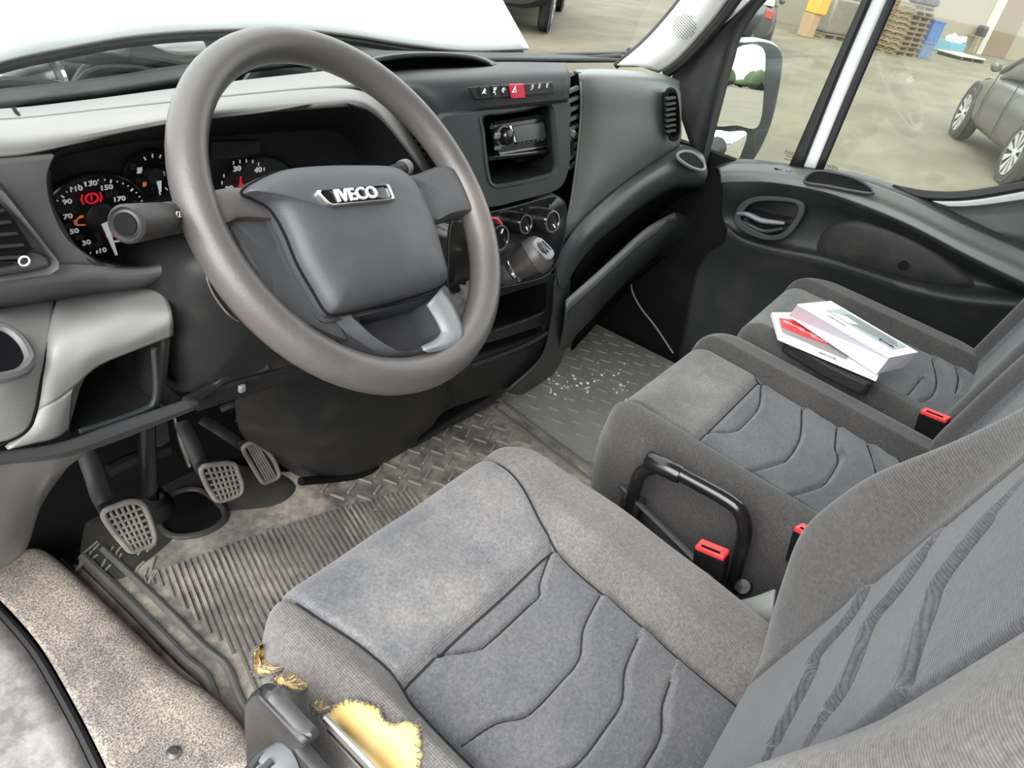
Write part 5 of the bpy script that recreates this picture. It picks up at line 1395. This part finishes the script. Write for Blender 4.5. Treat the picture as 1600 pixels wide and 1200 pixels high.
def padded(parent, pmap, x0, x1, y0, y1, rc, rr, hfun, skirt, zones, mats, nx=120, ny=130, lean=0, names=None):
    """upholstered block: rounded rectangle (corner radius rc), edge roll radius rr, height hfun(x, y);
    pmap turns (x, y, h) into a world point; zones(x, y) gives the part index"""
    xs = np.linspace(x0, x1, nx); ys = np.linspace(y0, y1, ny)
    GX, GY = np.meshgrid(xs, ys, indexing='ij')
    cx = np.clip(GX, x0 + rc, x1 - rc); cy = np.clip(GY, y0 + rc, y1 - rc)
    dx, dy = GX - cx, GY - cy; dist = np.hypot(dx, dy) + 1e-12
    # squeeze square corners on to the arc
    k = np.where((np.abs(dx) > 0) & (np.abs(dy) > 0), np.maximum(np.abs(dx), np.abs(dy)) / dist, 1.0)
    PX, PY = cx + dx * k, cy + dy * k
    ed = rc - np.hypot(PX - cx, PY - cy)
    ed = np.minimum(ed, np.minimum(np.minimum(PX - x0, x1 - PX), np.minimum(PY - y0, y1 - PY)))
    ed = np.clip(ed, 0, None)
    H = hfun(PX, PY)
    q = np.clip(rr - ed, 0, rr)
    H = H - (rr - np.sqrt(np.clip(rr * rr - q * q, 0, None)))
    Zn = zones(PX, PY)
    nz = len(mats)
    mbs = [MB() for _ in range(nz)]; idx = [dict() for _ in range(nz)]
    def vid(z, i, j):
        d = idx[z]
        if (i, j) not in d:
            d[(i, j)] = len(mbs[z].v); mbs[z].v.append(pmap(PX[i, j], PY[i, j], H[i, j]))
        return d[(i, j)]
    for i in range(nx - 1):
        for j in range(ny - 1):
            z = int(Zn[i, j])
            mbs[z].f.append((vid(z, i, j), vid(z, i + 1, j), vid(z, i + 1, j + 1), vid(z, i, j + 1)))
    border = [(i, 0) for i in range(nx)] + [(nx - 1, j) for j in range(1, ny)] + [(i, ny - 1) for i in range(nx - 2, -1, -1)] + [(0, j) for j in range(ny - 2, 0, -1)]
    mx, my = (x0 + x1) / 2, (y0 + y1) / 2
    rows = []
    for sk, ins in skirt:
        row = []
        for i, j in border:
            x, y = PX[i, j], PY[i, j]
            row.append(pmap(mx + (x - mx) * (1 - ins), my + (y - my) * (1 - ins), H[i, j] * (1 - sk[0]) + sk[1]))
        rows.append(row)
    top = [pmap(PX[i, j], PY[i, j], H[i, j]) for i, j in border]
    sm = MB().grid([top] + rows, True)
    res = []
    for z in range(nz):
        if mbs[z].f: res.append(mbs[z].build(names[z], mats[z], parent))
    return res, sm

# ------------------------------------------------------------------ driver's seat
ds = thing('driver_seat', 'driver seat with worn blue grey cushion and torn side showing yellow foam', 'seat', (-.51, .15, .0))
def cz(x, y): return .412 - .15 * (.38 - y)
def gp(px, py): p = at(px, py, z=.39); return (p.x, p.y)
DG = [[gp(*q) for q in L] for L in (
    [(866, 846), (849, 893), (848, 913), (826, 933), (766, 990), (743, 1003), (690, 1014)],
    [(946, 907), (921, 957), (916, 1000), (886, 1037), (833, 1090), (780, 1105), (718, 1146)],
    [(1010, 967), (991, 1013), (988, 1060), (963, 1100), (916, 1160), (866, 1183), (800, 1230)],
    [(1066, 1027), (1054, 1067), (1053, 1110), (1026, 1160), (1000, 1197), (930, 1260)])]
XL0, XR0, YS = -.662, -.385, .240
def xl(y): return XL0 - .02 * smooth(.24, .38, y) 
def xr(y): return XR0 + .045 * smooth(.24, .36, y)
def dh(x, y):
    h = cz(x, y)
    c = smooth(-.035, .0, x - xl(y)) * smooth(-.035, .0, xr(y) - x)
    bol = (1 - c)
    h = h + .016 * bol * smooth(.40, .15, y) + .010 * bol
    h = h - .014 * c * smooth(.26, .22, y)
    h = h + .010 * np.exp(-((y - .315) / .06) ** 2) * c
    inside = smooth(0, .012, x - xl(y)) * smooth(0, .012, xr(y) - x) * smooth(.25, .235, y)
    h = h + groove(x, y, DG, .006, .0030, .009, .028) * inside
    for d in (np.abs(x - xl(y)), np.abs(x - xr(y))): h = h - .007 * np.exp(-(d / .0045) ** 2)
    d = np.abs(y - YS) + 1e3 * ((x < xl(y)) | (x > xr(y)))
    h = h - .010 * np.exp(-(d / .006) ** 2)
    return h + .002 * np.sin(x * 31 + y * 17) * np.sin(y * 23 - x * 11)
def dz(x, y):
    z = np.zeros(x.shape, int)
    z[(x > xl(y)) & (x < xr(y)) & (y <= YS)] = 0
    z[(x > xl(y)) & (x < xr(y)) & (y > YS)] = 1
    z[x <= xl(y)] = 2; z[x >= xr(y)] = 3
    return z
res, sk = padded(ds, lambda x, y, h: Vector((x, y, h)), -.735, -.262, -.16, .405, .07, .040, dh, [((.0, -.035), -.012), ((1.0, .33), -.006), ((1.0, .24), .03)], dz,
                 [M['fab_panel'], M['fab_thigh'], M['fab_side'], M['fab_side']], 230, 280, names=['cushion_panel', 'thigh_panel', 'bolster', 'bolster'])
sk_o = sk.build('cushion_side', M['fab_side'], ds)
def seam_lines(objs, lines, parent, r=.0012):
    from mathutils.bvhtree import BVHTree as BT
    vs, fs = [], []
    for o in objs:
        b = len(vs); vs += [v.co + WL[o] for v in o.data.vertices]; fs += [tuple(i + b for i in p.vertices) for p in o.data.polygons]
    t_ = BT.FromPolygons(vs, fs)
    for L in lines:
        path = []
        for q in cr([Vector((a, b, 0)) for a, b in L], 40):
            h = t_.ray_cast(Vector((q.x, q.y, 1)), Vector((0, 0, -1)))[0]
            if h is not None: path.append(h + Vector((0, 0, .0005)))
        if len(path) > 3: MB().tube(path, r, 5).build('stitch_seam', M['seam'], parent)
seam_lines(res[:1], DG, ds)
ysx = np.linspace(-.13, .375, 30)
seam_lines(res, [[(float(xl(np.array(YS))) + .003, YS), (-.52, YS), (float(xr(np.array(YS))) - .003, YS)], [(float(xl(q)), float(q)) for q in ysx], [(float(xr(q)), float(q)) for q in ysx]], ds, .0016)
MB().box((-.51, .12, .19), (.36, .42, .14)).build('seat_base', M['shadow'], ds, bevel=.02)
MB().box((-.51, .10, .075), (.40, .46, .09)).build('seat_pedestal', M['dark'], ds, bevel=.02)
# torn side: foam showing through the cover, frame rail below
from mathutils.bvhtree import BVHTree
def bvh_of(objs):
    vs, fs = [], []
    for o in objs:
        b = len(vs); vs += [v.co + WL[o] for v in o.data.vertices]; fs += [tuple(i + b for i in p.vertices) for p in o.data.polygons]
    return BVHTree.FromPolygons(vs, fs)
seat_bvh = bvh_of([o for o in res] + [sk_o])
def cast(px, py, lift):
    d = ray(px, py).normalized()
    h, n, _, _ = seat_bvh.ray_cast(CAM, d)
    if h is None: h = at(px, py, x=-.735); n = Vector((-1, 0, 0))
    if n.dot(d) > 0: n = -n
    return h + n * lift
def torn(px, name='exposed_foam', n=90, jag=2.2):
    P2_ = cr([Vector((a, b, 0)) for a, b in px], n, True)
    rg = random.Random(len(px) + int(px[0][0]))
    c = sum(P2_, Vector()) / n
    P2_ = [p + Vector((rg.uniform(-jag, jag), rg.uniform(-jag, jag), 0)) for p in P2_]
    L = []
    for k, lift in ((1.04, -.004), (1.0, .0025), (.93, .004), (.8, .005), (.6, .006), (.4, .006), (.2, .006)):
        L.append([cast(c.x + (p.x - c.x) * k, c.y + (p.y - c.y) * k, lift) for p in P2_])
    MB().loops(L).build(name, M['foam'], ds, label='yellow foam showing through the torn cover', angle=80)
    m = MB()
    for k in range(0, n):
        p = P2_[k]; o_ = (p - c).normalized()
        ln = rg.uniform(2, 7)
        m.tube([cast(p.x + o_.x * 2, p.y + o_.y * 2, .002), cast(p.x - o_.x * ln * .3 + rg.uniform(-3, 3), p.y - o_.y * ln * .3 + rg.uniform(-3, 3), .0075), cast(p.x - o_.x * ln + rg.uniform(-4, 4), p.y - o_.y * ln + rg.uniform(-3, 3), .009)], .0005, 4)
    m.build('frayed_thread', M['fab_side'], ds, kind='stuff')
torn([(508, 1114), (530, 1100), (556, 1094), (580, 1102), (598, 1116), (610, 1130), (640, 1130), (655, 1142), (657, 1200), (650, 1250), (610, 1250), (566, 1184), (534, 1142)])
torn([(402, 1014), (410, 1012), (413, 1030), (424, 1040), (440, 1040), (440, 1048), (422, 1051), (412, 1056), (403, 1042)], n=50, jag=1.2)
torn([(432, 1056), (448, 1050), (466, 1058), (480, 1074), (470, 1076), (452, 1068), (438, 1064)], n=50, jag=1.2)
torn([(490, 1098), (504, 1094), (518, 1098), (520, 1108), (504, 1110)], n=40, jag=1.2)
for k, (dx, r) in enumerate(((0, .0035), (8, .0028), (17, .003), (26, .0025))):
    MB().tube([at(508 + dx * .4, 1122 + dx, x=-.748), at(560 + dx * .3, 1176 + dx, x=-.752), at(640 + dx * .3, 1262 + dx, x=-.752)], r, 8).build('frame_rod', M['steel'] if k != 2 else M['gloss'], ds)
# side valance and recliner cover
cover = [(386, 1104), (392, 1086), (404, 1076), (420, 1078), (434, 1092), (470, 1130), (488, 1150), (484, 1162), (470, 1166), (520, 1240), (470, 1300), (400, 1300), (388, 1160)]
cv_ = cr([at(a, b, x=-.775) for a, b in cover], 70, True)
MB().loops([[p + Vector((.007, 0, 0)) for p in cv_], cv_, scale_loop(cv_, .93, Vector((-.005, 0, 0))), scale_loop(cv_, .7, Vector((-.007, 0, 0)))]).build('side_cover', plastic('satin black cover', (.03, .03, .031), .32, .1, .15), ds)
MB().patch([X((404, 1078, -.777), (440, 1112, -.777), (484, 1154, -.777)), X((402, 1088, -.783), (432, 1120, -.783), (472, 1164, -.783))], 12, 4).build('cover_edge', M['rail'], ds, solid=.004)
c = at(430, 1204, x=-.795)
MB().lathe([(.020, -.012), (.020, .008), (.017, .012), (.008, .010), (.0, .010)], c, (-1, .1, .1), 24).build('recliner_knob', M['trimgrey'], ds, label='grey recliner knob')
m = MB()
for k in range(8):
    a = 2 * PI * k / 8
    m.tube([c + Vector((-.004, math.cos(a) * .020, math.sin(a) * .020)), c + Vector((-.016, math.cos(a) * .017, math.sin(a) * .017))], .004, 6)
m.build('knob_grip', M['dash'], ds)
# backrest
TB = math.tan(math.radians(12.5))
cs_, sn_ = math.cos(math.radians(12.5)), math.sin(math.radians(12.5))
BO = Vector((0, -.045 - (.33 - .434) * TB, .33))
def bmap(x, s, h): return Vector((x, BO.y - s * sn_ + h * cs_, BO.z + s * cs_ + h * sn_))
BNRM = Vector((0, cs_, sn_))
def gb(px, py):
    p = atp(px, py, BO + BNRM * .01, BNRM); return (p.x, (p.z - BO.z - .01 * sn_) / cs_)
BG = [[gb(*q) for q in L] for L in (
    [(1339, 917), (1313, 960), (1266, 1013), (1253, 1047), (1199, 1147)],
    [(1426, 860), (1389, 913), (1349, 960), (1329, 1007), (1306, 1060), (1286, 1090)],
    [(1526, 803), (1456, 893), (1433, 947), (1406, 1020), (1398, 1050)])]
def bxr(s): return -.375 - .015 * smooth(.1, .4, s)
def bxl(s): return -.635 + .0 * s
def sint(s, xs, ys):
    g = np.linspace(-.2, 1.0, 1200); v = np.convolve(np.pad(np.interp(g, xs, ys), 60, 'edge'), np.hanning(121) / np.hanning(121).sum(), 'valid')
    return np.interp(s, g, v)
def bh(x, s):
    h = np.zeros(x.shape)
    rb2 = smooth(-.38, -.305, x); lb2 = smooth(-.63, -.70, x)
    amp_r = sint(s, [0, .09, .2, .3, .38, .46, .6], [-.01, .03, .072, .062, .03, .008, 0])
    amp_l = sint(s, [0, .1, .2, .3, .38, .48, .6], [0, .03, .052, .042, .02, .004, 0])
    h = h + rb2 * amp_r + lb2 * amp_l
    ins = smooth(0, .012, x - bxl(s)) * smooth(0, .012, bxr(s) - x)
    h = h + groove(x, s, BG, .005, .0035, .007, .03) * ins
    for d in (np.abs(x - bxr(s)), np.abs(x - bxl(s))): h = h - .006 * np.exp(-(d / .005) ** 2)
    return h
def bz_(x, s):
    z = np.zeros(x.shape, int); z[x >= bxr(s)] = 1; z[x <= bxl(s)] = 2; return z
res, sk = padded(ds, bmap, -.745, -.275, .0, .78, .09, .045, bh, [((.0, -.04), -.01), ((1.0, -.13), .02)], bz_, [M['fab_backmid'], M['fab_back'], M['fab_backleft']], 170, 240, names=['backrest_panel', 'backrest_bolster', 'backrest_bolster'])
sk.build('backrest_side', M['fab_back'], ds)
hr = thing('driver_headrest', 'grey headrest above the driver seat', 'headrest', (-.51, -.28, 1.12)) if False else None

# ------------------------------------------------------------------ passenger bench
pb = thing('bench_seat', 'grey double passenger bench with wavy stitched blue grey panels', 'seat', (.36, .1, .0))
def gq(px, py): p = at(px, py, z=.40); return (p.x, p.y)
G1 = [[gq(*q) for q in L] for L in (
    [(1191, 600), (1189, 627), (1176, 647), (1146, 672), (1106, 676)],
    [(1257, 634), (1254, 677), (1233, 710), (1213, 720), (1165, 735)],
    [(1313, 660), (1311, 690), (1316, 710), (1296, 743), (1269, 757), (1225, 772)],
    [(1362, 684), (1376, 720), (1376, 737), (1366, 757), (1330, 790)],
    [(1415, 705), (1418, 730), (1405, 760)])]
G2 = [[gq(*q) for q in L] for L in (
    [(1440, 590), (1420, 612), (1400, 622), (1380, 630)], [(1458, 562), (1466, 590), (1459, 613), (1426, 630)], [(1495, 575), (1500, 590), (1496, 612)])]
def bench_h(x0, x1, xl_, xr_, ys, G, zt):
    def f(x, y):
        h = zt(x, y)
        c = smooth(-.03, .0, x - xl_) * smooth(-.03, .0, xr_ - x)
        h = h + .016 * (1 - c) - .010 * c * smooth(ys + .02, ys - .02, y)
        ins = smooth(0, .012, x - xl_) * smooth(0, .012, xr_ - x) * smooth(ys + .006, ys - .006, y)
        h = h + groove(x, y, G, .008, .0035, .008, .028) * ins
        for d in (np.abs(x - xl_), np.abs(x - xr_)): h = h - .006 * np.exp(-(d / .005) ** 2)
        d = np.abs(y - ys) + 1e3 * ((x < xl_) | (x > xr_))
        return h - .008 * np.exp(-(d / .006) ** 2)
    def z(x, y):
        q = np.zeros(x.shape, int); q[(x > xl_) & (x < xr_) & (y > ys)] = 1; q[x <= xl_] = 2; q[x >= xr_] = 3; return q
    return f, z
zt = lambda x, y: .415 - .06 * (.30 - y)
f, z = bench_h(-.12, .36, -.045, .245, .200, G1, zt)
res, sk = padded(pb, lambda x, y, h: Vector((x, y, h)), -.125, .352, -.17, .345, .075, .045, f, [((0, -.04), -.012), ((1, .30), -.008), ((1, .235), .03)], z, [M['bench_mid'], M['bench_top'], M['bench_side'], M['bench_side']], 160, 180,
                 names=['cushion_panel', 'thigh_panel', 'bolster', 'bolster'])
sk.build('cushion_side', M['bench_side'], pb)
zt2 = lambda x, y: .418 - .05 * (.30 - y) + .012 * smooth(.4, .8, x)
seam_lines(res[:1], G1, pb, .0015)
seam_lines(res, [[(-.045, .2), (.1, .2), (.245, .2)], [(-.045, -.14), (-.045, .1), (-.045, .3)], [(.245, -.14), (.245, .1), (.245, .3)]], pb, .0014)
f, z = bench_h(.36, .84, .45, .72, .165, G2, zt2)
res, sk = padded(pb, lambda x, y, h: Vector((x, y, h)), .354, .835, -.17, .315, .11, .045, f, [((0, -.04), -.012), ((1, .30), -.008), ((1, .235), .03)], z, [M['bench_mid'], M['bench_top'], M['bench_side'], M['bench_side']], 160, 180,
                 names=['cushion_panel', 'thigh_panel', 'bolster', 'bolster'])
sk.build('cushion_side', M['bench_side'], pb)
seam_lines(res[:1], G2, pb, .0015)
seam_lines(res, [[(.45, .165), (.58, .165), (.72, .165)], [(.45, -.14), (.45, .1), (.45, .26)], [(.72, -.14), (.72, .1), (.72, .26)]], pb, .0014)
MB().box((.36, .02, .14), (.84, .36, .24)).build('bench_base', M['shadow'], pb, bevel=.02)
def bench_back(x0, x1):
    def hh(x, s):
        e = np.minimum(x - x0, x1 - x)
        return .03 * smooth(.11, .05, e) * smooth(.6, .2, s)
    def zz(x, s):
        q = np.zeros(x.shape, int); q[np.minimum(x - x0, x1 - x) < .09] = 1; return q
    o_ = Vector((0, -.115, .36))
    mp = lambda x, s, h: Vector((x, o_.y - s * sn_ + h * cs_, o_.z + s * cs_ + h * sn_))
    r_, k_ = padded(pb, mp, x0, x1, 0, .66, .08, .05, hh, [((0, -.04), -.01), ((1.0, -.12), .02)], zz, [M['bench_mid'], M['bench_side']], 60, 70, names=['backrest_panel', 'backrest_bolster'])
    k_.build('backrest_side', M['bench_side'], pb)
bench_back(-.12, .35); bench_back(.356, .83)

# ------------------------------------------------------------------ things between and on the seats
def buckle(label, p, ax, cam_face, w_=.024, h_=.05):
    t = thing('seatbelt_buckle', label, 'buckle', p - ax * h_, 'seat belt buckles')
    ax = ax.normalized(); u = cam_face; u = (u - ax * u.dot(ax)).normalized(); s = ax.cross(u)
    R_ = Matrix((s, u, ax)).transposed()
    MB().box(p - ax * (h_ / 2 + .004), (w_ * 2, .022, h_), R_).build('buckle_body', M['shadow'], t, bevel=.003)
    b = MB().box(p - ax * .001, (w_ * 1.9, .021, .008), R_).build('release_button', M['red'], t, bevel=.002, label='red release button')
    MB().box(p + u * .006 + ax * .0036, (w_ * 1.2, .004, .001), R_).build('tongue_slot', M['shadow'], b)
    MB().box(p - ax * (h_ + .02), (.02, .01, .05), R_).build('buckle_strap', M['dark'], t, bevel=.002)
    return t
buckle('red-topped buckle standing beside the black handle tube', at(1113, 858, x=-.215), Vector((0, .25, 1)), Vector((-.5, .2, .7)), .022)
buckle('red-topped buckle between the two bench cushions', at(1462, 648, x=.345), Vector((0, .2, 1)), Vector((-.6, .3, .6)), .024)
buckle('red-topped buckle half hidden behind the driver backrest', at(1266, 832, x=-.12), Vector((.1, .2, 1)), Vector((-.6, .3, .6)), .020)
hbk = thing('handbrake_lever', 'black tubular handbrake lever arching beside the driver seat', 'handbrake', at(1040, 800, x=-.17))
MB().tube(cr([at(a, b, x=-.17) for a, b in ((984, 800), (990, 770), (1000, 742), (1016, 732), (1040, 730), (1080, 750), (1140, 784), (1160, 806), (1163, 836), (1152, 880), (1140, 925))], 50), .0105, 14).build('lever_tube', M['gloss'], hbk)
MB().box(at(986, 792, x=-.165), (.024, .034, .045)).build('lever_bracket', M['dark'], hbk, bevel=.006)
MB().lathe([(.012, -.03), (.0135, -.028), (.0135, .02), (.012, .024)], at(1040, 731, x=-.17), (at(1080, 750, x=-.17) - at(1040, 730, x=-.17)), 16).build('lever_sleeve', M['gloss'], hbk)
st = thing('seat_rail', 'dark seat adjuster rail along the right of the driver seat', 'rail', at(1030, 830, z=.25))
MB().patch([Zp((966, 760, .34), (1000, 795, .34), (1050, 845, .34), (1110, 905, .34)), Zp((972, 757, .338), (1007, 791, .338), (1058, 841, .338), (1118, 900, .338)), Zp((974, 768, .31), (1008, 800, .31), (1058, 850, .31), (1118, 908, .31))], 20, 6).build('rail_cover', M['rail'], st, solid=.004)
MB().box((-.215, .10, .15), (.05, .44, .26)).build('rail_base', M['shadow'], st, bevel=.01)
pl2 = thing('seat_hinge_cover', 'pale grey plastic hinge cover behind the buckle by the driver seat', 'cover', at(1170, 960, x=-.24))
MB().patch([X((1136, 940, -.24), (1170, 936, -.235), (1212, 922, -.225)), X((1140, 966, -.25), (1176, 962, -.25), (1210, 944, -.24)), X((1160, 992, -.26), (1184, 1000, -.26), (1208, 980, -.25))], 16, 10).build('cover_shell', plastic('pale cover', (.20, .205, .20), .5, .3, .3), pl2, solid=.006)
MB().lathe([(.0, .006), (.010, .005), (.013, 0)], at(1162, 918, x=-.215), (-.6, .3, .7), 20).build('pivot_bolt', M['gloss'], pl2)
# documents on the outer seat
ZB = .432
def bookpts(L, z): return [at(a, b, z=z) for a, b in L]
bk1 = thing('booklet', 'white booklet with a red cover picture lying under the thick manual', 'booklet', bookpts([(1290, 545)], ZB)[0])
q = bookpts([(1206, 489), (1218, 527), (1368, 592), (1372, 584), (1320, 540), (1240, 495)], ZB + .028)
n1 = bookpts([(1206, 488), (1217, 526), (1371, 591), (1378, 572), (1250, 488)], ZB + .028)
MB().prism([p - Vector((0, 0, .007)) for p in n1], (0, 0, .007)).build('booklet_pages', M['paper'], bk1)
n2 = bookpts([(1217, 497), (1222, 519), (1322, 562), (1330, 552), (1262, 505), (1235, 498)], ZB + .0287)
pic = MB().prism(n2, (0, 0, .0006)).build('cover_picture', flat('grey cover print', (.32, .31, .31), .5), bk1)
n3 = bookpts([(1217, 497), (1220, 511), (1262, 528), (1290, 537), (1304, 540), (1268, 516), (1240, 501)], ZB + .0296)
MB().prism(n3, (0, 0, .0005)).build('red_print', flat('red print', (.70, .05, .05), .5), bk1)
for (a, b), s in zip(((1240, 509), (1262, 520), (1280, 530)), ('SERVICE', 'GUIDE', 'BOOK')):
    c = at(a, b, z=ZB + .0303); uu = (at(a + 20, b + 9, z=ZB + .0303) - c).normalized()
    text('print_line', s, .012, c, uu, Vector((0, 0, 1)).cross(uu), M['paper'], pic, depth=.0002)
c = at(1292, 556, z=ZB + .0290); uu = (at(1312, 564, z=ZB + .029) - c).normalized()
text('print_line', 'SERVICE', .009, c, uu, Vector((0, 0, 1)).cross(uu), M['dash'], bk1, depth=.0002)
bk0 = thing('document_wallet', 'black document wallet underneath the white booklets', 'wallet', bookpts([(1300, 560)], ZB - .01)[0])
n0 = bookpts([(1226, 535), (1240, 510), (1372, 570), (1362, 604), (1352, 604), (1290, 574)], ZB + .012)
MB().prism([p - Vector((0, 0, .02)) for p in n0], (0, 0, .026)).build('wallet_cover', M['dark'], bk0, bevel=.004)
MB().tube(bookpts([(1232, 540), (1290, 566), (1355, 597)], ZB + .012), .0015, 6).build('wallet_zip', M['dash'], bk0)
bk2 = thing('owner_manual', 'thick white manual with grey cover picture resting tilted on the booklet', 'manual', bookpts([(1330, 530)], ZB + .03)[0])
tp = [at(1245, 477, z=.512), at(1297, 472, z=.510), at(1433, 552, z=.490), at(1388, 561, z=.492)]
bt = [at(1232, 494, z=.470), at(1290, 488, z=.466), at(1412, 574, z=.461), at(1369, 585, z=.462)]
MB().add(tp + bt, [(0, 1, 2, 3), (7, 6, 5, 4), (0, 4, 5, 1), (1, 5, 6, 2), (2, 6, 7, 3), (3, 7, 4, 0)]).build('page_block', M['pages'], bk2, smooth=False)
un = (tp[1] - tp[0]).cross(tp[3] - tp[0]).normalized(); un = un if un.z > 0 else -un
MB().prism([p + un * .001 for p in tp], un * .002).build('manual_cover', M['paper'], bk2)
def tq(u, v):
    a = tp[0].lerp(tp[3], u); b = tp[1].lerp(tp[2], u); return a.lerp(b, v) + un * .0035
ph = MB().prism([tq(.16, .42), tq(.16, .92), tq(.90, .92), tq(.90, .42)], un * .0005)
ph = ph.build('cover_picture', flat('grey green photo print', (.33, .38, .37), .5), bk2)
MB().prism([tq(.25, .60), tq(.28, .85), tq(.80, .88), tq(.88, .66), tq(.6, .5), tq(.4, .47)], un * .0009).build('cover_print', flat('dark photo print', (.16, .20, .20), .5), ph)
MB().prism([tq(.20, .46), tq(.3, .66), tq(.46, .62), tq(.42, .46)], un * .0012).build('cover_print', flat('pale photo print', (.62, .65, .65), .5), ph)
cu_ = (tp[3] - tp[0]).normalized()
text('print_line', 'MANUAL', .010, tq(.35, .26), cu_, un.cross(cu_), M['dash'], bk2, depth=.0002, lift=0)
text('print_line', 'OWNER', .008, tq(.80, .52), cu_, un.cross(cu_), M['shadow'], ph, depth=.0004, lift=.0012)
# rubber edging in the passenger footwell
cbx = thing('rubber_cable', 'thin grey edging cable curving down the passenger footwell side', 'cable', at(1050, 550, z=.03))
MB().tube(cr([at(986, 432, x=.86), at(988, 455, x=.86), at(1002, 482, x=.86), at(1024, 510, x=.86), at(1052, 552, x=.85)], 24), .0028, 8).build('cable', M['trimgrey'], cbx)
